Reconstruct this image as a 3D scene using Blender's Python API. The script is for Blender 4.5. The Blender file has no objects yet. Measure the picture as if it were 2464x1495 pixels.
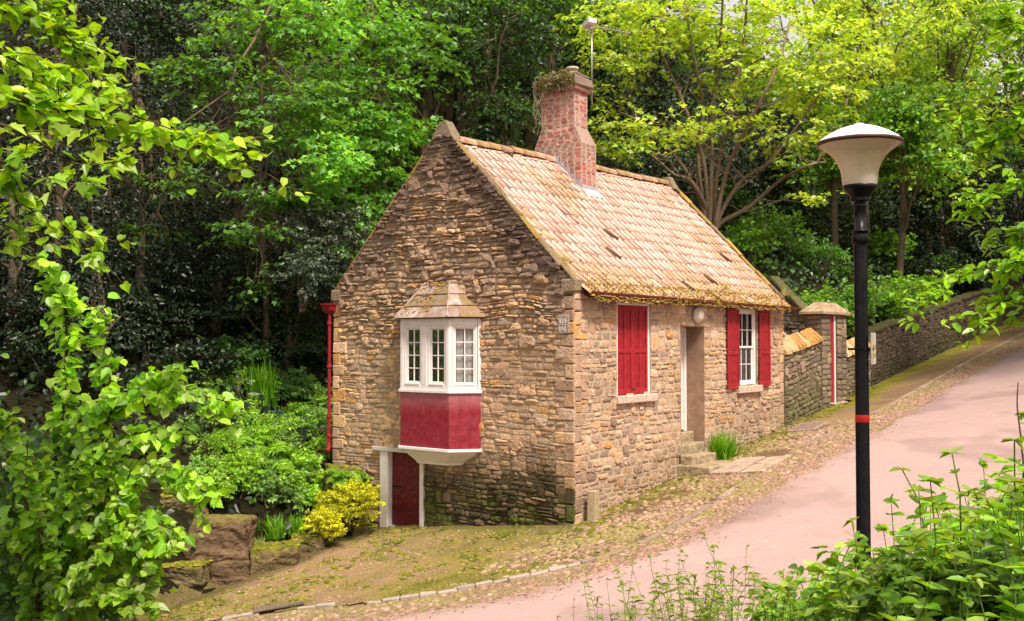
import bpy, math, random
import numpy as np
from math import sin, cos, tan, radians, pi, sqrt, atan2, atan
from mathutils import Vector

rng = np.random.default_rng(11)
random.seed(11)
scene = bpy.context.scene
COL = scene.collection

# ------------------------------------------------------------------ frame of the place
EYE = 3.47
F = 2483.0
PITCH = atan(79 / F)
AZ = radians(38.4)
U = np.array([sin(AZ), cos(AZ)])          # along the long front wall, uphill
G = np.array([-cos(AZ), sin(AZ)])         # along the gable, away from the road
C0 = np.array([1.204, 19.86])             # near corner of the cottage
GL, GW = 9.66, 6.85                       # length, width of the cottage


def ray(px, py):
    dx = (px - 1231.5) / F
    dy = (747.5 - py) / F
    return np.array([dx, cos(PITCH) - dy * sin(PITCH), sin(PITCH) + dy * cos(PITCH)])


def at(px, py, Y):
    r = ray(px, py)
    s = Y / r[1]
    return np.array([r[0] * s, Y, EYE + r[2] * s])


def lt2w(L, t):
    return C0 + U * L + G * t


def w2lt(x, y):
    dx = x - C0[0]
    dy = y - C0[1]
    return dx * U[0] + dy * U[1], dx * G[0] + dy * G[1]


def sstep(a, b, x):
    k = np.clip((x - a) / (b - a), 0, 1)
    return k * k * (3 - 2 * k)


TA = np.array([-3.2, 23.3])
TB = np.array([-5.9, 19.2])
TD = (TB - TA) / np.linalg.norm(TB - TA)
TN = np.array([TD[1], -TD[0]])            # points to the left / back side
if TN[0] > 0:
    TN = -TN


def terrain(x, y):
    x = np.asarray(x, float)
    y = np.asarray(y, float)
    L, t = w2lt(x, y)
    z = 0.13 * L - 0.115 * np.clip(t, -14, 9)
    # planted bank left of the gable
    d = (x - TA[0]) * TN[0] + (y - TA[1]) * TN[1]
    left = 1 - sstep(-0.1, 1.5, L)
    rise = np.clip(d, 0, 1.9) * 0.95 + np.clip(d - 1.9, 0, 6) * 0.50
    rise = rise * left * sstep(6, 14, y + 0 * x)
    # hillside behind
    hb = 0.82 * np.clip(t - 7.3, 0, 22)
    # bank behind the garden wall
    hr = 1.7 * sstep(0.35, 0.8, t) + 0.85 * np.clip(t - 0.8, 0, 22)
    k = sstep(12.6, 13.0, L)
    k2 = sstep(9.0, 12.0, L) * (1 - k)
    h = hb * (1 - k) + hr * k
    h = np.maximum(h, k2 * 0.8 * np.clip(t - 4.0, 0, 22))
    z = z + np.maximum(rise, h)
    zb = 1.87 - 0.38 * np.clip(y - 2.5, 0, 30)
    z = np.where(y < 12.5, np.maximum(z, zb), z)
    # far right side of the lane climbs too
    z = z + 0.5 * np.clip(-t - 7.5, 0, 12) * sstep(12, 18, y)
    return z


def tz(x, y):
    return float(terrain(x, y))


def on_ground(px, py):
    r = ray(px, py)
    s = 4.0
    while s < 90:
        p = r * s
        if EYE + p[2] < tz(p[0], p[1]):
            break
        s += 0.04
    p = r * s
    return np.array([p[0], p[1], tz(p[0], p[1])])


def plane_lt(px, py):
    p = on_ground(px, py)
    return w2lt(p[0], p[1])


# ------------------------------------------------------------------ mesh builder
class MB:
    def __init__(self):
        self.V = []
        self.C = []
        self.LI = []
        self.LS = []
        self.MI = []
        self.n = 0

    def add(self, V, Fc, col=(.5, .5, .5), mat=0):
        V = np.asarray(V, float).reshape(-1, 3)
        k = len(V)
        self.V.append(V)
        c = np.asarray(col, float)
        if c.ndim == 1:
            c = np.tile(c[:3], (k, 1))
        self.C.append(c)
        for f in Fc:
            self.LI.append(np.asarray(f, np.int64) + self.n)
        self.LS.append(np.array([len(f) for f in Fc], np.int64))
        self.MI.append(np.full(len(Fc), mat, np.int64))
        self.n += k

    def addrep(self, V, Fc, col, mat=0):
        """V (N,k,3), same faces for each of the N, col (N,3) or (N,k,3)"""
        N, k, _ = V.shape
        if N == 0:
            return
        self.V.append(V.reshape(-1, 3))
        col = np.asarray(col, float)
        if col.ndim == 2:
            col = np.repeat(col[:, None, :], k, 1)
        self.C.append(col.reshape(-1, 3))
        flat = np.concatenate([np.asarray(f, np.int64) for f in Fc])
        off = (np.arange(N) * k + self.n)[:, None]
        self.LI.append((flat[None, :] + off).reshape(-1))
        self.LS.append(np.tile(np.array([len(f) for f in Fc], np.int64), N))
        self.MI.append(np.full(len(Fc) * N, mat, np.int64))
        self.n += N * k

    def build(self, name, mats, parent=None, smooth=False, loc=None):
        me = bpy.data.meshes.new(name)
        V = np.concatenate(self.V)
        if loc is not None:
            V = V - np.asarray(loc, float)[None, :]
        LI = np.concatenate(self.LI)
        LS = np.concatenate(self.LS)
        MI = np.concatenate(self.MI)
        me.vertices.add(len(V))
        me.vertices.foreach_set('co', V.astype(np.float32).ravel())
        me.loops.add(len(LI))
        me.loops.foreach_set('vertex_index', LI.astype(np.int32))
        me.polygons.add(len(LS))
        st = np.concatenate([[0], np.cumsum(LS)[:-1]])
        me.polygons.foreach_set('loop_start', st.astype(np.int32))
        me.polygons.foreach_set('material_index', MI.astype(np.int32))
        me.update(calc_edges=True)
        me.polygons.foreach_set('use_smooth', np.full(len(LS), bool(smooth)))
        a = me.color_attributes.new('Col', 'FLOAT_COLOR', 'POINT')
        c = np.concatenate(self.C)
        c4 = np.concatenate([np.clip(c, 0, 1), np.ones((len(c), 1))], 1)
        a.data.foreach_set('color', c4.astype(np.float32).ravel())
        if not isinstance(mats, (list, tuple)):
            mats = [mats]
        for m in mats:
            me.materials.append(m)
        o = bpy.data.objects.new(name, me)
        COL.objects.link(o)
        if parent is not None:
            o.parent = parent
        if loc is not None and parent is None:
            o.location = loc
        return o


def tag(o, label=None, cat=None, group=None, kind=None):
    if label: o['label'] = label
    if cat: o['category'] = cat
    if group: o['group'] = group
    if kind: o['kind'] = kind
    return o


def empty(name, loc, label, cat, rz=0, group=None):
    o = bpy.data.objects.new(name, None)
    o.empty_display_size = .2
    COL.objects.link(o)
    o.location = loc
    o.rotation_euler = (0, 0, rz)
    return tag(o, label, cat, group)


BOXF = [(0, 1, 2, 3), (7, 6, 5, 4), (0, 4, 5, 1), (1, 5, 6, 2), (2, 6, 7, 3), (3, 7, 4, 0)]


def cbox_pts(x0, x1, y0, y1, z0, z1, b):
    """chamfered box: 24 vertices"""
    V = []
    for sx in (0, 1):
        for sy in (0, 1):
            for sz in (0, 1):
                X = (x0, x1)[sx]; Y = (y0, y1)[sy]; Z = (z0, z1)[sz]
                bx = b if sx == 0 else -b
                by = b if sy == 0 else -b
                bz = b if sz == 0 else -b
                V += [(X, Y + by, Z + bz), (X + bx, Y, Z + bz), (X + bx, Y + by, Z)]
    return np.array(V)


def _cf():
    idx = lambda sx, sy, sz, a: (sx * 4 + sy * 2 + sz) * 3 + a
    Fc = []
    for a in range(3):
        for s in (0, 1):
            q = []
            for (p, r) in ((0, 0), (1, 0), (1, 1), (0, 1)):
                t = [p, r]; t.insert(a, s)
                q.append(idx(*t, a))
            Fc.append(tuple(q))
    for a in range(3):        # edges along axis a
        b, c = [k for k in range(3) if k != a]
        for p in (0, 1):
            for r in (0, 1):
                q = []
                for e, face in ((0, b), (0, c), (1, c), (1, b)):
                    t = [0, 0, 0]; t[a] = e; t[b] = p; t[c] = r
                    q.append(idx(*t, face))
                Fc.append(tuple(q))
    for s in range(8):
        Fc.append((s * 3, s * 3 + 1, s * 3 + 2))
    return Fc


CBF = _cf()


class Fr:
    """frame: a along A, d outwards along N, z up"""
    def __init__(s, O, A, N):
        s.O = np.array(O, float)
        s.A = np.array(A, float) / np.linalg.norm(A)
        s.N = np.array(N, float) / np.linalg.norm(N)

    def __call__(s, P):
        P = np.asarray(P, float).reshape(-1, 3)
        return s.O + P[:, :1] * s.A + P[:, 1:2] * s.N + P[:, 2:3] * np.array([0, 0, 1.])


def fbox(mb, fr, a0, a1, d0, d1, z0, z1, b=.006, col=(.8, .8, .8), mat=0, jit=0):
    b = min(b, abs(a1 - a0) * .3, abs(d1 - d0) * .3, abs(z1 - z0) * .3)
    P = cbox_pts(a0, a1, d0, d1, z0, z1, b)
    if jit:
        P = P + rng.normal(0, jit, (8, 3)).repeat(3, 0)
    mb.add(fr(P), CBF, col, mat)


WORLD = Fr((0, 0, 0), (1, 0, 0), (0, 1, 0))


def tube(mb, pts, rad, col=(.2, .15, .1), seg=6, mat=0, cap=True):
    pts = np.asarray(pts, float)
    n = len(pts)
    rad = np.broadcast_to(np.asarray(rad, float), (n,))
    T = np.gradient(pts, axis=0)
    T /= np.linalg.norm(T, axis=1)[:, None] + 1e-9
    ref = np.array([0, 0, 1.]) if abs(T[0][2]) < .9 else np.array([1., 0, 0])
    V = []
    for i in range(n):
        x = np.cross(T[i], ref); x /= np.linalg.norm(x) + 1e-9
        y = np.cross(T[i], x)
        ref = -np.cross(T[i], x) if False else np.cross(x, T[i])
        a = np.arange(seg) / seg * 2 * pi
        V.append(pts[i] + rad[i] * (np.cos(a)[:, None] * x + np.sin(a)[:, None] * y))
    V = np.concatenate(V)
    Fc = []
    for i in range(n - 1):
        for j in range(seg):
            k = (j + 1) % seg
            Fc.append((i * seg + j, i * seg + k, (i + 1) * seg + k, (i + 1) * seg + j))
    if cap:
        Fc.append(tuple(range(seg))[::-1])
        Fc.append(tuple((n - 1) * seg + j for j in range(seg)))
    mb.add(V, Fc, col, mat)


def lathe(mb, prof, cen, col=(.5, .5, .5), seg=40, mat=0):
    prof = np.asarray(prof, float)
    a = np.arange(seg) / seg * 2 * pi
    V = []
    for r, z in prof:
        V.append(np.stack([cen[0] + r * np.cos(a), cen[1] + r * np.sin(a), np.full(seg, cen[2] + z)], 1))
    V = np.concatenate(V)
    Fc = []
    for i in range(len(prof) - 1):
        for j in range(seg):
            k = (j + 1) % seg
            Fc.append((i * seg + j, i * seg + k, (i + 1) * seg + k, (i + 1) * seg + j))
    mb.add(V, Fc, col, mat)


def smooth_path(P, m=6):
    """Catmull-Rom through the points"""
    P = np.asarray(P, float)
    Q = np.concatenate([[2 * P[0] - P[1]], P, [2 * P[-1] - P[-2]]])
    out = []
    for i in range(1, len(Q) - 2):
        for k in range(m):
            s = k / m
            out.append(.5 * ((2 * Q[i]) + (-Q[i - 1] + Q[i + 1]) * s + (2 * Q[i - 1] - 5 * Q[i] + 4 * Q[i + 1] - Q[i + 2]) * s * s
                             + (-Q[i - 1] + 3 * Q[i] - 3 * Q[i + 1] + Q[i + 2]) * s ** 3))
    out.append(Q[-2])
    return np.array(out)


def vnoise(x, y, seed=0, s=1.0):
    """cheap smooth value noise, vectorised, 0..1"""
    x = np.asarray(x, float) / s + seed * 17.3
    y = np.asarray(y, float) / s + seed * 7.7
    xi = np.floor(x); yi = np.floor(y)
    fx = x - xi; fy = y - yi
    fx = fx * fx * (3 - 2 * fx); fy = fy * fy * (3 - 2 * fy)
    def h(a, b):
        v = np.sin(a * 127.1 + b * 311.7 + seed * 13.1) * 43758.5453
        return v - np.floor(v)
    return (h(xi, yi) * (1 - fx) + h(xi + 1, yi) * fx) * (1 - fy) + (h(xi, yi + 1) * (1 - fx) + h(xi + 1, yi + 1) * fx) * fy


def fbm(x, y, seed=0, s=1.0):
    return .55 * vnoise(x, y, seed, s) + .3 * vnoise(x, y, seed + 3, s * .45) + .15 * vnoise(x, y, seed + 7, s * .2)


# ------------------------------------------------------------------ materials
def material(name, base=None, rough=.7, nscale=8, namp=.35, bump=.3, bscale=30, bdist=.01, trans=0, spec=.4,
             metal=0, detail=6, tint2=None, t2scale=3, t2amt=.5, coat=0, alpha=1):
    """procedural: colour (attribute or constant) x noise, optional second tint in patches, bump; trans = leaf translucency"""
    m = bpy.data.materials.new(name)
    m.use_nodes = True
    nt = m.node_tree
    N = nt.nodes; Lk = nt.links
    N.clear()
    out = N.new('ShaderNodeOutputMaterial')
    p = N.new('ShaderNodeBsdfPrincipled')
    p.inputs['Roughness'].default_value = rough
    p.inputs['Metallic'].default_value = metal
    p.inputs['Specular IOR Level'].default_value = spec
    if coat:
        p.inputs['Coat Weight'].default_value = coat
        p.inputs['Coat Roughness'].default_value = .15
    tc = N.new('ShaderNodeNewGeometry')
    if base is None:
        a = N.new('ShaderNodeAttribute'); a.attribute_name = 'Col'
        csock = a.outputs['Color']
    else:
        a = N.new('ShaderNodeRGB'); a.outputs[0].default_value = (*base, 1)
        csock = a.outputs[0]
    if tint2 is not None:
        n2 = N.new('ShaderNodeTexNoise'); n2.inputs['Scale'].default_value = t2scale
        n2.inputs['Detail'].default_value = 8
        Lk.new(tc.outputs['Position'], n2.inputs['Vector'])
        r = N.new('ShaderNodeValToRGB')
        r.color_ramp.elements[0].position = .5 - .1; r.color_ramp.elements[1].position = .66
        r.color_ramp.elements[0].color = (0, 0, 0, 1); r.color_ramp.elements[1].color = (t2amt,) * 3 + (1,)
        Lk.new(n2.outputs['Fac'], r.inputs['Fac'])
        mx = N.new('ShaderNodeMixRGB'); mx.blend_type = 'MIX'
        Lk.new(r.outputs['Color'], mx.inputs[0]); Lk.new(csock, mx.inputs[1])
        mx.inputs[2].default_value = (*tint2, 1)
        csock = mx.outputs[0]
    if namp:
        n = N.new('ShaderNodeTexNoise'); n.inputs['Scale'].default_value = nscale
        n.inputs['Detail'].default_value = detail
        n.inputs['Roughness'].default_value = .65
        Lk.new(tc.outputs['Position'], n.inputs['Vector'])
        mr = N.new('ShaderNodeMapRange')
        mr.inputs[1].default_value = .25; mr.inputs[2].default_value = .75
        mr.inputs[3].default_value = 1 - namp; mr.inputs[4].default_value = 1 + namp
        Lk.new(n.outputs['Fac'], mr.inputs[0])
        mm = N.new('ShaderNodeVectorMath'); mm.operation = 'MULTIPLY'
        Lk.new(csock, mm.inputs[0]); Lk.new(mr.outputs[0], mm.inputs[1])
        csock = mm.outputs[0]
    Lk.new(csock, p.inputs['Base Color'])
    if bump:
        b = N.new('ShaderNodeBump'); b.inputs['Strength'].default_value = bump
        b.inputs['Distance'].default_value = bdist
        nb = N.new('ShaderNodeTexNoise'); nb.inputs['Scale'].default_value = bscale
        nb.inputs['Detail'].default_value = 8
        Lk.new(tc.outputs['Position'], nb.inputs['Vector'])
        Lk.new(nb.outputs['Fac'], b.inputs['Height'])
        Lk.new(b.outputs['Normal'], p.inputs['Normal'])
    if alpha < 1: p.inputs['Alpha'].default_value = alpha
    if trans:
        t = N.new('ShaderNodeBsdfTranslucent')
        hs = N.new('ShaderNodeVectorMath'); hs.operation = 'MULTIPLY'
        hs.inputs[1].default_value = (1.75, 1.5, .38)
        Lk.new(csock, hs.inputs[0]); Lk.new(hs.outputs[0], t.inputs['Color'])
        mix = N.new('ShaderNodeMixShader'); mix.inputs[0].default_value = trans
        Lk.new(p.outputs[0], mix.inputs[1]); Lk.new(t.outputs[0], mix.inputs[2])
        Lk.new(mix.outputs[0], out.inputs['Surface'])
    else:
        Lk.new(p.outputs[0], out.inputs['Surface'])
    return m


def glass_material(name):
    m = bpy.data.materials.new(name); m.use_nodes = True
    nt = m.node_tree; N = nt.nodes; Lk = nt.links; N.clear()
    out = N.new('ShaderNodeOutputMaterial')
    tr = N.new('ShaderNodeBsdfTransparent'); tr.inputs[0].default_value = (.8, .84, .86, 1)
    gl = N.new('ShaderNodeBsdfGlossy'); gl.inputs['Roughness'].default_value = .03
    fz = N.new('ShaderNodeFresnel'); fz.inputs[0].default_value = 1.6
    nb = N.new('ShaderNodeTexNoise'); nb.inputs['Scale'].default_value = 3
    b = N.new('ShaderNodeBump'); b.inputs['Strength'].default_value = .15; b.inputs['Distance'].default_value = .02
    Lk.new(nb.outputs['Fac'], b.inputs['Height']); Lk.new(b.outputs[0], gl.inputs['Normal'])
    mx = N.new('ShaderNodeMixShader')
    Lk.new(fz.outputs[0], mx.inputs[0]); Lk.new(tr.outputs[0], mx.inputs[1]); Lk.new(gl.outputs[0], mx.inputs[2])
    Lk.new(mx.outputs[0], out.inputs['Surface'])
    return m


M = dict(
    stone=material('rubble sandstone', rough=.92, nscale=14, namp=.42, bump=.9, bscale=26, bdist=.03, spec=.15),
    mortar=material('lime mortar', rough=.95, nscale=20, namp=.4, bump=.8, bscale=40, bdist=.02, spec=.1),
    tile=material('clay pantile', rough=.85, nscale=12, namp=.26, bump=.6, bscale=45, bdist=.008, spec=.15,
                  tint2=(.36, .20, .10), t2scale=2.2, t2amt=.25),
    brick=material('brick', rough=.9, nscale=16, namp=.3, bump=.6, bscale=50, bdist=.01, spec=.15),
    slate=material('roof slate', rough=.8, nscale=10, namp=.3, bump=.5, bscale=30, bdist=.01, spec=.3,
                   tint2=(.25, .15, .05), t2scale=6, t2amt=.8),
    redpaint=material('red gloss paint', rough=.5, nscale=9, namp=.28, bump=.3, bscale=30, bdist=.004, spec=.35,
                      tint2=(.42, .10, .10), t2scale=12, t2amt=.16),
    white=material('white paint', rough=.5, nscale=7, namp=.1, bump=.15, bscale=25, bdist=.004, spec=.35),
    plaster=material('brown render', rough=.9, nscale=3, namp=.4, bump=.4, bscale=20, bdist=.01, spec=.1,
                     tint2=(.42, .30, .22), t2scale=4, t2amt=.5),
    black=material('black gloss paint', rough=.36, nscale=14, namp=.5, bump=.2, bscale=18, bdist=.004, spec=.22,
                   tint2=(.05, .04, .035), t2scale=9, t2amt=.2),
    metal=material('galvanised metal', base=(.45, .43, .40), rough=.4, metal=.7, nscale=30, namp=.2, bump=.1),
    lead=material('lead flashing', rough=.55, nscale=12, namp=.3, bump=.2, spec=.4),
    opal=material('opal lantern glass', rough=.25, nscale=4, namp=.1, bump=0, trans=.25, spec=.5, alpha=.78),
    leaf=material('leaves', rough=.38, nscale=25, namp=.18, bump=.2, bscale=60, bdist=.004, trans=.42, spec=.5),
    darkleaf=material('evergreen leaves', rough=.42, nscale=20, namp=.2, bump=.1, bscale=60, bdist=.004, trans=.12, spec=.45),
    bark=material('bark', rough=.9, nscale=12, namp=.4, bump=.8, bscale=30, bdist=.02, spec=.1),
    rock=material('boulder rock', rough=.9, nscale=5, namp=.5, bump=1, bscale=9, bdist=.06, spec=.15),
    moss=material('moss', rough=.97, nscale=22, namp=.5, bump=.9, bscale=70, bdist=.015, spec=.05),
    road=material('worn pink asphalt', rough=.93, nscale=38, namp=.20, bump=.8, bscale=90, bdist=.008, spec=.12, detail=12,
                  tint2=(.33, .225, .20), t2scale=5, t2amt=.22),
    dirt=material('dirt and moss ground', rough=.97, nscale=22, namp=.6, bump=1, bscale=45, bdist=.03, spec=.05),
    hill=material('leaf litter', rough=.97, nscale=6, namp=.5, bump=1, bscale=12, bdist=.06, spec=.05),
    cobble=material('cobblestone', rough=.85, nscale=30, namp=.25, bump=.5, bscale=60, bdist=.006, spec=.25),
    cloth=material('curtain cloth', rough=.9, nscale=20, namp=.08, bump=.1, trans=.3),
    dark=material('dark room', base=(.02, .018, .016), rough=.95, bump=0, namp=.2),
    wood=material('weathered wood', rough=.85, nscale=20, namp=.35, bump=.6, bscale=60, bdist=.006, spec=.15),
    glass=glass_material('window glass'),
    sign=material('sign plate', rough=.4, nscale=10, namp=.1, bump=0),
)

RED = (.35, .009, .018)
WHT = (.80, .74, .70)

# ------------------------------------------------------------------ leaves
def mirror_leaf(half, fold=.18, curl=.12):
    """half outline from base to tip; folded along the midrib, tip curls down; two faces"""
    half = np.array(half, float)
    k = len(half)
    V = [(x, y, fold * x - curl * y * y) for x, y in half]
    V += [(-x, y, fold * x - curl * y * y) for x, y in half[1:-1]]
    f1 = list(range(k))
    f2 = [0] + list(range(k, 2 * k - 2)) + [k - 1]
    return np.array(V), [tuple(f1), tuple(f2[::-1])]


LEAF = dict(
    maple=mirror_leaf([(0, 0), (.13, -.09), (.42, -.03), (.31, .15), (.60, .44), (.29, .45), (.22, .60), (0, 1.0)]),
    hazel=mirror_leaf([(0, 0), (.20, -.05), (.36, .08), (.37, .14), (.45, .27), (.41, .34), (.47, .46), (.40, .53), (.38, .66), (.28, .70), (.20, .82), (.12, .84), (0, 1.0)], .2, .2),
    simple=mirror_leaf([(0, 0), (.40, .18), (.34, .62), (0, 1.0)]),
    lance=mirror_leaf([(0, 0), (.17, .16), (.2, .45), (0, 1.0)], .25, .25),
    oval=mirror_leaf([(0, 0), (.22, .15), (.30, .5), (.2, .8), (0, 1.0)], .2, .2),
    blade=mirror_leaf([(0, 0), (.035, .3), (.03, .65), (0, 1.0)], .3, .55),
)


def put_leaves(mb, P, Nrm, Dir, size, col, kind='simple', mat=0):
    """P (N,3) base points, Nrm upper-side normals, Dir tip directions"""
    if len(P) == 0:
        return
    T, Fc = LEAF[kind]
    Nrm = Nrm / (np.linalg.norm(Nrm, axis=1)[:, None] + 1e-9)
    D = Dir - (Dir * Nrm).sum(1)[:, None] * Nrm
    D /= np.linalg.norm(D, axis=1)[:, None] + 1e-9
    X = np.cross(D, Nrm)
    size = np.broadcast_to(np.asarray(size, float), (len(P),))
    cz = rng.uniform(.3, 2.3, (len(P), 1, 1)); wx = rng.uniform(.78, 1.12, (len(P), 1, 1)); sk = rng.normal(0, .12, (len(P), 1, 1))
    V = P[:, None, :] + size[:, None, None] * ((T[None, :, 0, None] * wx + sk * T[None, :, 1, None] ** 2) * X[:, None, :] + T[None, :, 1, None] * D[:, None, :]
                                               + T[None, :, 2, None] * cz * Nrm[:, None, :])
    mb.addrep(V, Fc, col, mat)


def pick(cols, n, var=.22):
    cols = np.asarray(cols, float)
    i = rng.integers(0, len(cols), n)
    c = cols[i]
    j = rng.integers(0, len(cols), n)
    k = rng.random(n)[:, None] * .5
    c = c * (1 - k) + cols[j] * k
    return c * (1 + rng.normal(0, var, (n, 1))).clip(.4, 1.7)


def unit(n):
    v = rng.normal(0, 1, (n, 3))
    return v / np.linalg.norm(v, axis=1)[:, None]


def sprays(mb, O, D, length, per, size, cols, kind, width=.22, up=.75, out=.45, jit=.38, tone=None, droop=.12):
    """flat sprays of leaves: O (S,3) origins, D (S,3) directions"""
    S = len(O)
    D = D / (np.linalg.norm(D, axis=1)[:, None] + 1e-9)
    length = np.broadcast_to(np.asarray(length, float), (S,))
    idx = np.repeat(np.arange(S), per)
    n = len(idx)
    s = rng.random(n) ** .8
    side = np.cross(D, np.array([0, 0, 1.]))
    side /= np.linalg.norm(side, axis=1)[:, None] + 1e-9
    w = rng.normal(0, 1, n) * width * (1.1 - .5 * s)
    P = O[idx] + D[idx] * (s * length[idx])[:, None] + side[idx] * w[:, None]
    P[:, 2] -= droop * (s * length[idx]) ** 2 + rng.normal(0, .035, n) * length[idx] + abs(w) * .15
    Nn = np.array([0, 0, up]) + D[idx] * out * rng.random((n, 1)) + rng.normal(0, jit, (n, 3))
    Td = D[idx] + side[idx] * np.sign(w)[:, None] * .8 + rng.normal(0, .35, (n, 3)) + np.array([0, 0, -.35])
    c = pick(cols, n)
    if tone is not None:
        c = c * tone[idx][:, None]
    else:
        c = c * (rng.normal(1, .16, S).clip(.6, 1.4))[idx][:, None]
    put_leaves(mb, P, Nn, Td, size * rng.uniform(.65, 1.2, n), c, kind)


def wobble(a, b, n=7, amp=.25):
    a = np.asarray(a, float); b = np.asarray(b, float)
    s = np.linspace(0, 1, n)[:, None]
    off = np.cumsum(rng.normal(0, 1, (n, 3)), 0)
    off -= off[0] + s * (off[-1] - off[0])
    return a * (1 - s) + b * s + off * amp * np.linalg.norm(b - a) / n


def crown_pts(lobe, n, shell=.5):
    c = np.array(lobe[:3]); r = np.array(lobe[3:6])
    d = unit(n)
    q = rng.random(n) ** shell
    return c + d * r * q[:, None], d


def tree(name, label, cat, trunk, lobes, kind, size, cols, group=None, per=14, slen=.9, width=.22, rad=.16,
         bark=(.16, .12, .08), mat='leaf', twigs=.25, up=.7, out=.5, jit=.4, shell=.45, drp=.12, tw=.012):
    """trunk: list of points; lobes: (x,y,z,rx,ry,rz,nsprays[,tone])"""
    trunk = np.asarray(trunk, float)
    e = empty(name, trunk[0], label, cat, group=group)
    w = MB(); f = MB()
    tp = smooth_path(trunk, 5)
    tube(w, tp, np.linspace(rad, rad * .35, len(tp)), bark, 8)
    for lb in lobes:
        n = int(lb[6])
        tone = lb[7] if len(lb) > 7 else 1.0
        P, d = crown_pts(lb, n, shell)
        dd = d * np.array([1, 1, .35]) + np.array([0, 0, -.1]) + rng.normal(0, .2, (n, 3))
        L = slen * rng.uniform(.6, 1.3, n)
        tn = tone * rng.normal(1, .17, n).clip(.6, 1.4)
        sprays(f, P - dd / np.linalg.norm(dd, axis=1)[:, None] * L[:, None] * .5, dd, L, per, size, cols, kind, width, up, out, jit, tn, drp)
        k0 = rng.integers(len(tp) // 3, len(tp))
        c = np.array(lb[:3])
        limb = wobble(tp[k0], c, 8, .3)
        tube(w, limb, np.linspace(rad * .5, rad * .12, 8), bark, 6, cap=False)
        for q in range(int(n * twigs)):
            j = rng.integers(2, 8)
            b = P[q]
            tube(w, wobble(limb[j], b, 5, .25), np.linspace(tw, tw * .35, 5), bark, 4, cap=False)
    w.build('trunk', M['bark'], e, True, loc=trunk[0])
    f.build('crown', M[mat], e, loc=trunk[0])
    return e


# ------------------------------------------------------------------ stonework
RING = np.array([(-1, -.55), (-.7, -1), (.7, -1), (1, -.55), (1, .55), (.7, 1), (-.7, 1), (-1, .55)])
STF = [(i, (i + 1) % 8, 8 + (i + 1) % 8, 8 + i) for i in range(8)] + [(8 + i, 8 + (i + 1) % 8, 16) for i in range(8)]


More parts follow.
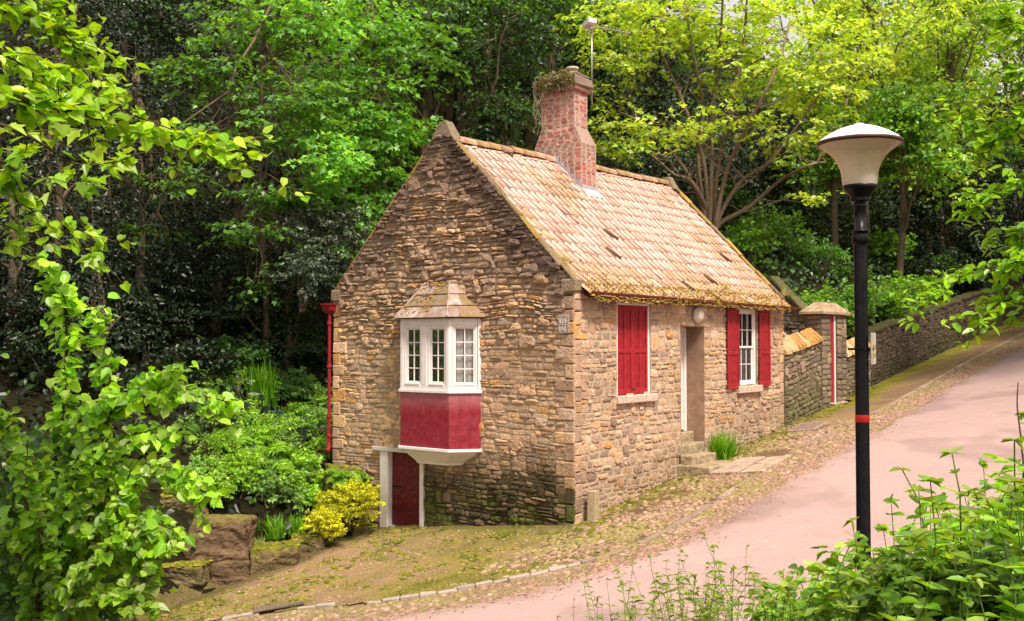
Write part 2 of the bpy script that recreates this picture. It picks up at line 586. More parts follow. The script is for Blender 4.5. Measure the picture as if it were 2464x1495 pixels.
def rubble(mb, fr, rangef, z0, z1, holes=(), hc=(.07, .16), ws=(.12, .42), colf=None, prot=.035, shear=0.0, wave=.03,
           mcol=(.30, .235, .16), gap=.008, mmat=1, smat=0, jitr=.09, irr=.10, pf=None, mf=None):
    st = []
    z = z0
    edges = sorted(set([h[2] for h in holes] + [h[3] for h in holes] + [z1]))
    while z < z1 - 1e-4:
        h = rng.uniform(*hc)
        for e in edges:
            if z < e - 1e-4 and z + h > e - .05:
                h = min(h if z + h <= e else e - z, e - z); h = e - z if e - z < hc[1] * 1.6 else h
                break
        zm = z + h / 2
        a0, a1 = rangef(zm)
        iv = [(a0, a1)]
        for (h0, h1, k0, k1) in holes:
            if k0 < zm < k1:
                nv = []
                for (p, q) in iv:
                    if h1 <= p or h0 >= q: nv.append((p, q))
                    else:
                        if p < h0: nv.append((p, h0))
                        if q > h1: nv.append((h1, q))
                iv = nv
        for (p, q) in iv:
            if q - p < .03: continue
            na = max(1, int((q - p) / .5))
            aa = np.linspace(p, q, na + 1)
            V = []
            for a in aa:
                V += [(a, 0, z + shear * a - .012), (a, 0, z + h + shear * a)]
            V = fr(V)
            mc = mcol if mf is None else np.repeat(mf(aa, np.full(len(aa), zm)), 2, 0)
            mb.add(V, [(2 * i, 2 * i + 2, 2 * i + 3, 2 * i + 1) for i in range(na)], mc, mmat)
            a = p
            while a < q - 1e-3:
                w = rng.uniform(*ws) * (1 if h > .1 else .9)
                if q - (a + w) < ws[0] * .7: w = q - a
                if w > .15 and h > hc[0] * 1.5 and rng.random() < .12:      # two thin stones
                    k = rng.uniform(.4, .6)
                    st.append((a + w / 2, z + h * k / 2, w / 2, h * k / 2)); st.append((a + w / 2, z + h * (1 + k) / 2, w / 2, h * (1 - k) / 2))
                else:
                    st.append((a + w / 2, zm, w / 2, h / 2))
                a += w
        z += h
    st = np.array(st)
    n = len(st)
    ca, cz, hw, hh = st.T
    hw = np.maximum(hw - gap, .012); hh = np.maximum(hh - gap, .010)
    bigp = np.zeros(n, bool)
    if irr:
        bigp = rng.random(n) < irr
        hh = np.where(bigp, hh * rng.uniform(1.35, 2.1, n), hh * rng.uniform(.8, 1.08, n)); hw = np.where(bigp, np.clip(hw * 1.05, .05, .3), hw)
        cz = cz + np.where(bigp, 0, rng.normal(0, .10, n) * hh)
    r1 = RING[None] * np.stack([hw, hh], 1)[:, None] * (1 + rng.normal(0, jitr, (n, 8, 1)).clip(-.2, .06))
    r2 = r1 * rng.uniform(.72, .88, (n, 1, 1)) + rng.normal(0, .004, (n, 8, 2))
    p = prot * (rng.random(n) ** 1.6 + .15 + .45 * bigp)
    if pf is not None: p = p * pf(ca, cz)
    P = np.zeros((n, 17, 3))
    P[:, :8, 0] = r1[..., 0] + ca[:, None]; P[:, :8, 2] = r1[..., 1] + cz[:, None]; P[:, :8, 1] = -.012
    P[:, 8:16, 0] = r2[..., 0] + ca[:, None]; P[:, 8:16, 2] = r2[..., 1] + cz[:, None]
    P[:, 8:16, 1] = p[:, None] * rng.uniform(.55, 1.1, (n, 8))
    P[:, 16, 0] = ca; P[:, 16, 2] = cz; P[:, 16, 1] = p * 1.15
    if wave:
        wz = (vnoise(P[..., 0], P[..., 2], 5, .9) - .5) * wave * 2 + (vnoise(P[..., 0], P[..., 2], 6, .33) - .5) * wave * 1.2
        P[..., 2] += wz
    P[..., 2] += shear * P[..., 0]
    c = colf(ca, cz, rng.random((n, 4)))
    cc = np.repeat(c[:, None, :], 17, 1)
    cc[:, :8] *= .72  # outer ring darkened: occlusion-like crevice shade painted in along with joint dirt
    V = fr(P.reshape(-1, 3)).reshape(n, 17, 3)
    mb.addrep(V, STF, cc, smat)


def blend(c, target, k):
    return c * (1 - k[:, None]) + np.array(target)[None] * k[:, None]


def stone_cols(a, z, r, base=((.40, .27, .15), (.46, .33, .19), (.36, .26, .17), (.31, .22, .15), (.50, .35, .17), (.33, .27, .20)), var=.17):
    base = np.array(base)
    i = (r[:, 0] * len(base)).astype(int)
    return base[i] * (1 + (r[:, 1] - .5)[:, None] * 2 * var)


def col_front(a, z, r):
    c = stone_cols(a, z, r, ((.54, .35, .215), (.59, .41, .26), (.50, .335, .225), (.56, .36, .20), (.42, .29, .205), (.62, .43, .29)))
    c = blend(c, (.30, .21, .16), ((r[:, 2] > .86) * .7))
    c = blend(c, (.58, .31, .10), ((r[:, 3] > .93) * .75))
    g = .13 * a
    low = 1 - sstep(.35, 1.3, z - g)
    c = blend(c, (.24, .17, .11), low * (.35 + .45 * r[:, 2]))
    right = sstep(8.4, 9.4, a) * .35
    c = blend(c, (.34, .26, .14), right * r[:, 3])
    n = fbm(a, z, 3, 1.3)
    return c * (.82 + .4 * n)[:, None]


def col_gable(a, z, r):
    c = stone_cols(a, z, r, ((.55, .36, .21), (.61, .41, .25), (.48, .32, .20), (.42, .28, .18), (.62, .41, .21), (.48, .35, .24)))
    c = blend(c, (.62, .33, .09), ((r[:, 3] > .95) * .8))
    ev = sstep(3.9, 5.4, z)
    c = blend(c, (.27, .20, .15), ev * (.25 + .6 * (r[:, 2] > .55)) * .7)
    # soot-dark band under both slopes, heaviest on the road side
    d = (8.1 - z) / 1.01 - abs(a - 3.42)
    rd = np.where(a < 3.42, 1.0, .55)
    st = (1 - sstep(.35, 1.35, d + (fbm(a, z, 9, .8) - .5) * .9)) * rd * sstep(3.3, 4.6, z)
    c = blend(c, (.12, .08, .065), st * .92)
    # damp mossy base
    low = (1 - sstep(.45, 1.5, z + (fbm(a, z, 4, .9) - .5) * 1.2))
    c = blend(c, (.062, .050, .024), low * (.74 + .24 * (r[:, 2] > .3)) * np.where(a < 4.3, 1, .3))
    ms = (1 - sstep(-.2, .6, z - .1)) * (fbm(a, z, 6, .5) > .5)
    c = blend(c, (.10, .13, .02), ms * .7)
    n = fbm(a, z, 3, 1.5)
    return c * (.8 + .45 * n)[:, None]


def col_brick(a, z, r):
    c = np.array([(.48, .14, .10), (.54, .20, .14), (.42, .15, .11), (.58, .28, .20), (.50, .24, .17)])[(r[:, 0] * 5).astype(int)]
    c = c * (1 + (r[:, 1] - .5)[:, None] * .4)
    return blend(c, (.50, .32, .25), (r[:, 2] > .9) * .6)


def quoins(mb, fr, z0, z1, lay, side, colf, a0=0.0, shear=0, d=.018):
    """large corner blocks; side=+1 grows towards +a"""
    z = z0; i = lay
    while z < z1 - .05:
        h = min(rng.uniform(.22, .34), z1 - z)
        w = (.42 if i % 2 else .24) * rng.uniform(.85, 1.15)
        a1 = a0 + side * w
        lo, hi = min(a0, a1), max(a0, a1)
        c = colf(np.array([(lo + hi) / 2]), np.array([z + h / 2]), rng.random((1, 4)))[0]
        fbox(mb, fr, lo, hi, -.05, d + rng.uniform(-.004, .008), z + .006, z + h - .006, .02, c, 0, .006)
        z += h; i += 1


# ------------------------------------------------------------------ the cottage
gz0 = tz(C0[0], C0[1])
HO = (C0[0], C0[1], 0.0)
HR = atan2(U[1], U[0])
cot = empty('stone_cottage', HO, 'small rubble stone cottage with orange pantile roof, brick chimney and red shutters', 'cottage', rz=HR)
FR = Fr((0, 0, 0), (1, 0, 0), (0, -1, 0))
GF = Fr((0, 0, 0), (0, 1, 0), (-1, 0, 0))
FG = Fr((GL, 0, 0), (0, 1, 0), (1, 0, 0))
BK = Fr((0, GW, 0), (1, 0, 0), (0, 1, 0))
RT = 3.42


def ridge_z(L):
    return 7.86 + .016 * L


def slope_z(L, t):
    """roof surface height at distance t from the front wall"""
    tt = np.where(np.asarray(t) > RT, 2 * RT - np.asarray(t), np.asarray(t))
    k = (ridge_z(L) - 4.60) / RT
    z = 4.60 + k * tt
    z = np.where(tt < .25, z + .10 * (.25 - tt), z)
    return z + (fbm(L, tt, 21, 2.6) - .5) * .09


# front wall
HW1 = (1.50, 2.83, 2.40, 4.33)
HD = (4.12, 5.22, .45, 3.86)
HW2 = (6.90, 8.06, 2.43, 4.35)
mb = MB()
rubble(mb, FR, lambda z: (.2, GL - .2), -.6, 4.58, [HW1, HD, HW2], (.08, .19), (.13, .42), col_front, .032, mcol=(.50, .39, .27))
quoins(mb, FR, -.6, 4.58, 0, 1, col_front, d=.012)
quoins(mb, FR, -.0, 4.58, 1, -1, col_front, a0=GL, d=.012)
for (a0, a1, z0, z1), dep in ((HW1, .16), (HW2, .22)):
    V = FR([(a0, .0, z0), (a0, .0, z1), (a0, -dep, z1), (a0, -dep, z0), (a1, 0, z0), (a1, 0, z1), (a1, -dep, z1), (a1, -dep, z0)])
    mb.add(V, [(0, 1, 2, 3), (4, 7, 6, 5), (1, 5, 6, 2), (0, 3, 7, 4)], (.42, .32, .22), 1)
mb.build('front_wall', [M['stone'], M['mortar']], cot)

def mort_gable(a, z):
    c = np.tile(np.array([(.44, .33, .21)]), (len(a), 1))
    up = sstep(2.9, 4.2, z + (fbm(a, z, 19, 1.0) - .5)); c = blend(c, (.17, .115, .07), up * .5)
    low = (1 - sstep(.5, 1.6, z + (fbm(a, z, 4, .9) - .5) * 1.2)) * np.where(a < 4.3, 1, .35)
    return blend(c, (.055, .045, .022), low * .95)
# gable wall facing the viewer
def gab(z):
    if z < 4.62: return (.2, GW - .2)
    k = (8.10 - z) / (8.10 - 4.62) * 3.42
    return (3.42 - k, 3.42 + k)
HC = (3.95, 5.22, -.62, 1.10)
mb = MB()
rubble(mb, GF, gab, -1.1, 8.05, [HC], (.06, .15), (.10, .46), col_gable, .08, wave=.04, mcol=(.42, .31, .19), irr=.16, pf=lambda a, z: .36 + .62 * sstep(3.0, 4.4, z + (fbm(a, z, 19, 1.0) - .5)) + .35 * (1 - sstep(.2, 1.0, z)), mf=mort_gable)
quoins(mb, GF, -.9, 4.62, 1, 1, col_gable, d=.022)
quoins(mb, GF, -.9, 4.62, 0, -1, col_gable, a0=GW, d=.03)
mb.build('gable_wall', [M['stone'], M['mortar']], cot)
# far gable and back wall
mb = MB()
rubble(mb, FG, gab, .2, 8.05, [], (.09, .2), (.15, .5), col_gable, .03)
quoins(mb, FG, .2, 4.62, 0, 1, col_front); quoins(mb, FG, .2, 4.62, 0, -1, col_gable, a0=GW)
mb.build('far_gable_wall', [M['stone'], M['mortar']], cot)
mb = MB()
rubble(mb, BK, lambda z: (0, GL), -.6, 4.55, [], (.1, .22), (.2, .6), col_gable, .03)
mb.build('back_wall', [M['stone'], M['mortar']], cot)

# gable copings
for fr, lo in ((GF, 0), (FG, 1)):
    mb = MB()
    for side in (-1, 1):
        s = 0.0
        A = np.array([3.42 + side * (3.42 + .04), 4.64]); B = np.array([3.42, 8.14])
        Ln = np.linalg.norm(B - A); dv = (B - A) / Ln; nv = np.array([-dv[1] * -side, dv[0] * -side])
        if nv[1] < 0: nv = -nv
        while s < Ln - .02:
            l = min(rng.uniform(.45, .95), Ln - s)
            c = np.array([(.25, .18, .10), (.38, .27, .09), (.30, .23, .11), (.44, .29, .08)])[rng.integers(0, 4)] * rng.uniform(.7, 1.1)
            th = rng.uniform(.015, .04)
            P = cbox_pts(s + .008, s + l - .008, -.12, .025, -.03, th, .012) + rng.normal(0, .008, (8, 3)).repeat(3, 0)
            Q = np.stack([A[0] + P[:, 0] * dv[0] + P[:, 2] * nv[0], P[:, 1], A[1] + P[:, 0] * dv[1] + P[:, 2] * nv[1]], 1)
            mb.add(fr(Q), CBF, c, 0)
            s += l
    # apex block and kneelers
    ap = [(3.12, -.26, 7.86), (3.72, -.26, 7.86), (3.72, .05, 7.86), (3.12, .05, 7.86), (3.33, -.20, 8.23), (3.52, -.20, 8.22), (3.51, .03, 8.20), (3.34, .03, 8.24)]
    mb.add(fr(ap), BOXF, (.24, .19, .12), 0)
    for a in (-.06, GW - .30):
        fbox(mb, fr, a, a + .36, -.28, .05, 4.46, 4.72, .03, (.26, .19, .12), 0, .01)
    mb.build('coping', M['stone'], cot)

# pantile roof
def pantiles(t_sign):
    mb = MB()
    ncol = 42; Wt = (GL - .26) / ncol; nrow = 15
    tt = [-.26 + (RT + .28) * (i / nrow) for i in range(nrow + 1)]
    K = 11
    sx = np.linspace(0, 1, K)
    prof = np.interp(sx, [0, .08, .18, .3, .42, .5, .6, .75, .9, 1], [.012, .045, .058, .050, .020, .0, -.010, -.013, -.008, .010])
    blocks = []; cols = []
    pal = np.array([(.82, .52, .42), (.85, .56, .46), (.80, .49, .39), (.84, .55, .45), (.76, .45, .34)])
    for j in range(nrow):
        for i in range(ncol):
            L0 = .13 + i * Wt
            Lc = L0 + Wt / 2
            ta, tb = tt[j], tt[j + 1] + .07
            ta += rng.normal(0, .010)
            yaw = rng.normal(0, .012)
            lift = .052 + rng.normal(0, .006)
            kind = rng.random()
            c = pal[rng.integers(0, 5)] * rng.uniform(.92, 1.06)
            mossy = fbm(Lc, ta, 33, 1.2)
            edge = (1 - sstep(.1, 1.0, ta + .26)) * .75
            if mossy + edge * .6 > .66: c = c * .55 + np.array((.46, .30, .09)) * .45
            if kind < .02:  c = np.array((.13, .07, .045)); lift += .03
            elif kind < .06: c = c * .7
            V = np.zeros((2 * K + K, 3))
            x = L0 + sx * Wt * 1.08
            za = slope_z(Lc, ta); zb = slope_z(Lc, tb)
            V[:K] = np.stack([x, np.full(K, ta), za + prof + lift], 1)
            V[K:2 * K] = np.stack([x + yaw, np.full(K, tb), zb + prof * .9 - .002], 1)
            V[2 * K:] = np.stack([x, np.full(K, ta + .004), za + prof + lift - .046], 1)
            blocks.append(V)
            cc = np.tile(c, (3 * K, 1)); cc[2 * K:] *= .22; cc[:K] *= .92  # lower lip nearly black: the hook shadow below each tile painted in
            gr = np.interp(sx, [0, .45, .6, .8, 1], [1, .95, .62, .66, .5]); cc[:K] *= gr[:, None]; cc[K:2 * K] *= gr[:, None]  # trough tone carries painted valley shading as well as grime
            cols.append(cc)
    Fc = [(q, q + 1, K + q + 1, K + q) for q in range(K - 1)] + [(2 * K + q, 2 * K + q + 1, q + 1, q) for q in range(K - 1)]
    V = np.array(blocks); Cc = np.array(cols)
    if t_sign < 0:
        V[..., 1] = 2 * RT - V[..., 1]
    mb.addrep(V, Fc, Cc)
    # boarding under the tiles so no light leaks through
    Ls = np.linspace(.2, GL - .2, 12); B = []
    for L in Ls:
        for t in (-.2, .3, 1.7, RT):
            B.append((L, t if t_sign > 0 else 2 * RT - t, float(slope_z(L, t)) - .10))
    mb.add(B, [(a * 4 + b, a * 4 + b + 1, a * 4 + b + 5, a * 4 + b + 4) for a in range(11) for b in range(3)], (.2, .13, .09), 0)
    return mb
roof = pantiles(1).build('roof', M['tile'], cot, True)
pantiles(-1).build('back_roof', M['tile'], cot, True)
# ridge
mb = MB()
L = .18
while L < GL - .2:
    l = min(.42, GL - .2 - L)
    if 3.95 < L + l / 2 < 4.65:
        mb.build('ridge_tiles', M['tile'], roof, True); mb = MB()
        L = 4.63; continue
    c = np.array((.58, .38, .24)) * rng.uniform(.75, 1.1)
    if rng.random() < .35: c = c * .5 + np.array((.38, .27, .07)) * .5
    a = np.linspace(-.25, pi + .25, 9)
    zc = ridge_z(L) + .0 + (fbm(L, RT, 21, 2.6) - .5) * .09 + rng.normal(0, .01)
    V = []
    for xx, r in ((L - .02, .135), (L + l, .12)):
        V += [(xx, RT + r * cos(k), zc + r * sin(k) * .95) for k in a]
    V += [(L - .02, RT + .115 * cos(k), zc + .115 * sin(k) * .95) for k in a]
    mb.add(V, [(q, q + 1, 9 + q + 1, 9 + q) for q in range(8)] + [(q, q + 1, 18 + q + 1, 18 + q) for q in range(8)], c, 0)
    L += l
mb.build('ridge_tiles', M['tile'], roof, True)

# moss and lichen on eaves, verge and roof
def moss_blob(mb, c, r, col, flat=.55):
    P = []
    n1 = 7
    for ring, (rr, zz) in enumerate(((1, -.1), (.85, .35), (.45, .8))):
        for k in range(n1):
            a = (k + ring * .5) / n1 * 2 * pi
            q = r * rr * rng.uniform(.75, 1.2)
            P.append((c[0] + q * cos(a), c[1] + q * sin(a), c[2] + r * flat * zz * rng.uniform(.8, 1.2)))
    P.append((c[0], c[1], c[2] + r * flat))
    Fc = []
    for ring in range(2):
        for k in range(n1):
            q = (k + 1) % n1
            Fc.append((ring * n1 + k, ring * n1 + q, (ring + 1) * n1 + q, (ring + 1) * n1 + k))
    Fc += [(2 * n1 + k, 2 * n1 + (k + 1) % n1, 3 * n1) for k in range(n1)]
    mb.add(P, Fc, col, 0)
MOSS = np.array([(.48, .32, .06), (.58, .36, .10), (.34, .27, .05), (.62, .36, .14), (.34, .19, .07)])
mb = MB()
for i in range(2600):
    L = rng.uniform(.18, GL - .16)
    t = -.29 + abs(rng.normal(0, .20)) * (.7 + .6 * float(vnoise(L, 0, 2, .7)))
    z = float(slope_z(L, t)) + .03
    moss_blob(mb, (L, t, z), rng.uniform(.02, .055), MOSS[rng.integers(0, 5)] * rng.uniform(.7, 1.2))
for i in range(1200):
    L = rng.uniform(.18, GL - .16); t = -.27 + rng.normal(0, .015)
    moss_blob(mb, (L, t, float(slope_z(L, t)) - rng.uniform(-.03, .075)), rng.uniform(.02, .05), MOSS[rng.integers(0, 5)] * rng.uniform(.5, 1.0))
for i in range(260):
    t = rng.uniform(-.2, RT); L = .17 + abs(rng.normal(0, .05))
    moss_blob(mb, (L, t, float(slope_z(L, t)) + .05), rng.uniform(.02, .045), MOSS[rng.integers(0, 5)] * rng.uniform(.7, 1.2))
for i in range(260):
    L = rng.uniform(.2, GL - .2); t = rng.uniform(0, RT)
    if fbm(L, t, 33, 1.2) < .55: continue
    moss_blob(mb, (L, t, float(slope_z(L, t)) + .02), rng.uniform(.02, .05), MOSS[rng.integers(0, 5)] * rng.uniform(.7, 1.1))
# wispy grass along the eaves
n = 2600
Ls = rng.uniform(.2, GL - .2, n); ts = -.27 + abs(rng.normal(0, .22, n))
P = np.stack([Ls, ts, slope_z(Ls, ts) + .03], 1)
D = unit(n) * np.array([1, 1, .4]) + np.array([0, -.5, .5])
put_leaves(mb, P, unit(n), D, rng.uniform(.04, .13, n), pick([(.45, .32, .06), (.5, .36, .14), (.28, .26, .05), (.35, .30, .04)], n), 'blade')
mb.build('moss', M['moss'], roof)

# chimney
CH = dict(L0=4.0, L1=4.62, t0=2.58, t1=3.98)
mb = MB()
def ring_wall(mb, L0, L1, t0, t1, z0, z1, colf, **k):
    rubble(mb, Fr((L0, 0, 0), (0, 1, 0), (-1, 0, 0)), lambda z: (t0, t1), z0, z1, (), (.095, .095), (.19, .27), colf, .012, wave=.0, mcol=(.56, .42, .35), gap=.010, jitr=.03, irr=0, **k)
    rubble(mb, Fr((L1, 0, 0), (0, 1, 0), (1, 0, 0)), lambda z: (t0, t1), z0, z1, (), (.095, .095), (.19, .27), colf, .012, wave=.0, mcol=(.56, .42, .35), gap=.010, jitr=.03, irr=0, **k)
    rubble(mb, Fr((0, t0, 0), (1, 0, 0), (0, -1, 0)), lambda z: (L0, L1), z0, z1, (), (.095, .095), (.19, .27), colf, .012, wave=.0, mcol=(.56, .42, .35), gap=.010, jitr=.03, irr=0, **k)
    rubble(mb, Fr((0, t1, 0), (1, 0, 0), (0, 1, 0)), lambda z: (L0, L1), z0, z1, (), (.095, .095), (.19, .27), colf, .012, wave=.0, mcol=(.56, .42, .35), gap=.010, jitr=.03, irr=0, **k)
def col_brick2(a, z, r):
    c = col_brick(a, z, r)
    k = (vnoise(a, z, 8, .5) > .45) & (z < 8.3) & (a > 2.8)
    return blend(c, (.33, .22, .14), k * .8)
ring_wall(mb, 4.0, 4.62, 2.58, 3.98, 6.6, 8.30, col_brick2)
ring_wall(mb, 4.03, 4.57, 2.80, 3.80, 8.72, 9.62, col_brick)
# shoulders
V = []
for (L0, L1, t0, t1, z) in ((4.0, 4.62, 2.58, 3.98, 8.30), (4.03, 4.57, 2.80, 3.80, 8.72)):
    V += [(L0, t0, z), (L1, t0, z), (L1, t1, z), (L0, t1, z)]
mb.add(V, [(0, 1, 5, 4), (1, 2, 6, 5), (2, 3, 7, 6), (3, 0, 4, 7)], (.38, .26, .20), 0)
rubble(mb, Fr((3.995, 0, 0), (0, 1, 0), (-1, 0, 0)), lambda z: (2.62 + (z - 8.3) * .45, 3.94 - (z - 8.3) * .38), 8.31, 8.71, (), (.095, .095), (.19, .27), col_brick, .014, wave=0, mcol=(.56, .42, .35), gap=.010, jitr=.03, irr=0)
chim = mb.build('chimney', [M['brick'], M['mortar']], cot)
mb = MB()
fbox(mb, WORLD, 3.96, 4.64, 2.73, 3.87, 9.60, 9.70, .015, (.30, .16, .12), 0, .008)
fbox(mb, WORLD, 3.93, 4.67, 2.69, 3.91, 9.70, 9.93, .03, (.27, .19, .15), 0, .012)
fbox(mb, WORLD, 3.98, 4.62, 2.75, 3.85, 9.92, 10.02, .04, (.24, .19, .13), 0, .015)
mb.build('chimney_cap', M['brick'], chim)
mb = MB()
lathe(mb, [(.15, -.05), (.15, .02), (.12, .05), (.125, .16), (.15, .18), (.15, .23), (.11, .23), (.10, .05)], (4.30, 3.05, 10.0), (.60, .47, .38), 16)
mb.build('chimney_pot', M['brick'], chim, True)
mb = MB()
def sz(L, t): return float(slope_z(L, t))
fbox(mb, WORLD, 3.97, 4.65, 2.545, 2.575, sz(4.3, 2.56) - .02, sz(4.3, 2.56) + .17, .004, (.42, .40, .44))
V = [(3.93, 2.36, sz(4, 2.36) + .075), (4.72, 2.36, sz(4, 2.36) + .075), (4.68, 2.56, sz(4, 2.56) + .085), (3.95, 2.56, sz(4, 2.56) + .085)]
mb.add(V, [(0, 1, 2, 3)], (.66, .60, .56))
t = 2.58
while t < 3.38:
    fbox(mb, WORLD, 3.955, 3.985, t, t + .17, sz(4, t) - .02, sz(4, t + .17) + .10, .003, (.38, .36, .42))
    t += .165
mb.build('lead_flashing', M['lead'], chim)

# window 1: closed red shutters in a white frame
def shutter(mb, fr, a0, a1, d, z0, z1, panels=2, mid=.49):
    fbox(mb, fr, a0, a1, d, d + .022, z0, z1, .004, np.array(RED) * .82)
    st = .055
    w = (a1 - a0)
    xs = np.linspace(a0 + st / 2, a1 - st / 2, panels + 1)
    for x in xs:
        fbox(mb, fr, x - st / 2, x + st / 2, d + .0205, d + .042, z0, z1, .004, RED)
    zm = z0 + (z1 - z0) * mid
    for zz, hh in ((z0 + .06, .12), (zm, .09), (z1 - .05, .10)):
        for p, q in zip(xs[:-1], xs[1:]):
            fbox(mb, fr, p + st / 2 + .0005, q - st / 2 - .0005, d + .0205, d + .040, zz - hh / 2, zz + hh / 2, .004, RED)
def part_box(name, parent, boxes, matn, bev=.006, fr=FR, col=WHT):
    mb = MB()
    for b in boxes: fbox(mb, fr, *b, bev, col)
    return mb.build(name, M[matn], parent)
w1 = part_box('window', cot, [(1.505, 1.565, -.14, -.02, 2.405, 4.325), (2.765, 2.825, -.14, -.02, 2.405, 4.325), (1.566, 2.764, -.14, -.02, 4.265, 4.325)], 'white')
for (a, b) in ((1.572, 2.163), (2.169, 2.758)):
    mb = MB(); shutter(mb, FR, a, b, -.075, 2.415, 4.258, 2)
    fbox(mb, FR, b - .07 if a < 2 else a + .02, b - .02 if a < 2 else a + .07, -.03, -.012, 2.50, 2.55, .004, (.05, .03, .03))
    mb.build('shutter', M['redpaint'], w1)
part_box('sill', w1, [(1.40, 2.95, -.15, .11, 2.24, 2.398)], 'stone', .015, col=(.60, .46, .37))
# window 2: sash window with open shutters
def sash_window(parent, fr, a0, a1, z0, z1, d, ncol, rows, fw=.085, double=True, curtain='net', cdepth=.12, ssize=.05):
    mb = MB()
    for b in ((a0, a0 + fw, d - .09, d, z0, z1), (a1 - fw, a1, d - .09, d, z0, z1), (a0 + fw + .0005, a1 - fw - .0005, d - .09, d - .002, z1 - fw, z1),
              (a0 + fw + .0005, a1 - fw - .0005, d - .09, d + .03, z0, z0 + fw * .7)):
        fbox(mb, fr, *b, .006, WHT)
    ia0, ia1, iz0, iz1 = a0 + fw, a1 - fw, z0 + fw * .7, z1 - fw
    secs = [(iz0, (iz0 + iz1) / 2 + .02, d - .05), ((iz0 + iz1) / 2 - .02, iz1, d - .02)] if double else [(iz0, iz1, d - .03)]
    for (s0, s1, dd) in secs:
        s0 += .001; s1 -= .001
        fbox(mb, fr, ia0 + .001, ia0 + ssize, dd - .035, dd, s0, s1, .004, WHT)
        fbox(mb, fr, ia1 - ssize, ia1 - .001, dd - .035, dd, s0, s1, .004, WHT)
        fbox(mb, fr, ia0 + ssize + .0005, ia1 - ssize - .0005, dd - .035, dd - .001, s0, s0 + ssize, .004, WHT)
        fbox(mb, fr, ia0 + ssize + .0005, ia1 - ssize - .0005, dd - .035, dd - .001, s1 - ssize * .8, s1, .004, WHT)
        g0, g1, h0, h1 = ia0 + ssize, ia1 - ssize, s0 + ssize, s1 - ssize * .8
        for i in range(1, ncol):
            x = g0 + (g1 - g0) * i / ncol
            fbox(mb, fr, x - .011, x + .011, dd - .028, dd - .006, h0, h1, .003, WHT)
        for i in range(1, rows):
            zz = h0 + (h1 - h0) * i / rows
            fbox(mb, fr, g0, g1, dd - .026, dd - .008, zz - .010, zz + .010, .003, WHT)
    w = mb.build('window', M['white'], parent)
    mb = MB()
    for (s0, s1, dd) in secs:
        mb.add(fr([(ia0 + .02, dd - .018, s0 + .02), (ia1 - .02, dd - .018, s0 + .02), (ia1 - .02, dd - .018, s1 - .02), (ia0 + .02, dd - .018, s1 - .02)]), [(0, 1, 2, 3)], (.5, .5, .5))
    mb.build('glass', M['glass'], w)
    if curtain:
        mb = MB()
        for (c0, c1, zz0, zz1) in curtain:
            x0 = ia0 + (ia1 - ia0) * c0; x1 = ia0 + (ia1 - ia0) * c1
            n = max(10, int((x1 - x0) / .018))
            xs = np.linspace(x0, x1, n)
            zt = iz0 + (iz1 - iz0) * zz1; zl = iz0 + (iz1 - iz0) * zz0
            V = []
            for i, x in enumerate(xs):
                o = .018 * sin(i * 1.3) + .01 * sin(i * .57)
                V += [(x, d - cdepth + o, zl), (x, d - cdepth + o * .7, zt)]
            mb.add(fr(V), [(2 * i, 2 * i + 2, 2 * i + 3, 2 * i + 1) for i in range(n - 1)], (.72, .66, .60))
        mb.build('curtain', M['cloth'], w, True)
    mb = MB()
    mb.add(fr([(a0, d - .5, z0), (a1, d - .5, z0), (a1, d - .5, z1), (a0, d - .5, z1), (a0, d - .09, z0), (a1, d - .09, z0), (a1, d - .09, z1), (a0, d - .09, z1)]),
           [(0, 1, 2, 3), (0, 4, 5, 1), (3, 2, 6, 7), (0, 3, 7, 4), (1, 5, 6, 2)], (.02, .02, .02))
    mb.build('dark_room', M['dark'], w)
    return w
w2 = sash_window(cot, FR, 6.93, 8.03, 2.44, 4.33, -.03, 3, 2, curtain=[(0, 1, 0, .50), (0, .2, .5, 1), (.8, 1, .5, 1)])
for (a, b) in ((6.30, 6.90), (8.07, 8.68)):
    mb = MB(); shutter(mb, FR, a, b, .045, 2.38, 4.30, 1, .45)
    fbox(mb, FR, (a + b) / 2 - .05, (a + b) / 2 + .03, .088, .10, 3.30, 3.34, .003, (.04, .03, .03))
    for zz in (2.6, 4.05):
        fbox(mb, FR, b if a < 7 else a - .06, b + .06 if a < 7 else a, .03, .05, zz, zz + .05, .003, (.05, .03, .03))
    mb.build('shutter', M['redpaint'], w2)
part_box('sill', w2, [(6.83, 8.15, -.12, .12, 2.25, 2.42)], 'stone', .015, col=(.60, .46, .36))

# front door in its deep recess
DD = .50
mb = MB()
a0, a1 = HD[0], HD[1]
V = FR([(a0, .012, .3), (a0, .012, 3.86), (a0, -DD, 3.86), (a0, -DD, .3), (a1, .012, .3), (a1, .012, 3.86), (a1, -DD, 3.86), (a1, -DD, .3)])
mb.add(V, [(0, 1, 2, 3), (4, 7, 6, 5), (1, 5, 6, 2)], (.30, .19, .12))
mb.build('door_reveal', M['plaster'], cot)
mb = MB()
fbox(mb, FR, a0 + .002, a0 + .09, -DD - .02, -DD + .09, 1.42, 3.85, .006, WHT)
fbox(mb, FR, a1 - .09, a1 - .002, -DD - .02, -DD + .05, 1.42, 3.85, .006, WHT)
fbox(mb, FR, a0 + .0905, a1 - .0905, -DD - .02, -DD + .05, 3.75, 3.85, .006, WHT)
fbox(mb, FR, a0 + .095, a1 - .095, -DD - .03, -DD + .005, 1.46, 3.745, .004, (.74, .68, .62))
for z0, z1 in ((1.6, 2.3), (2.45, 3.6)):
    for x0, x1 in ((a0 + .18, a0 + .5), (a0 + .6, a1 - .18)):
        fbox(mb, FR, x0, x1, -DD + .004, -DD + .018, z0, z1, .008, WHT)
fd = mb.build('front_door', M['white'], cot)
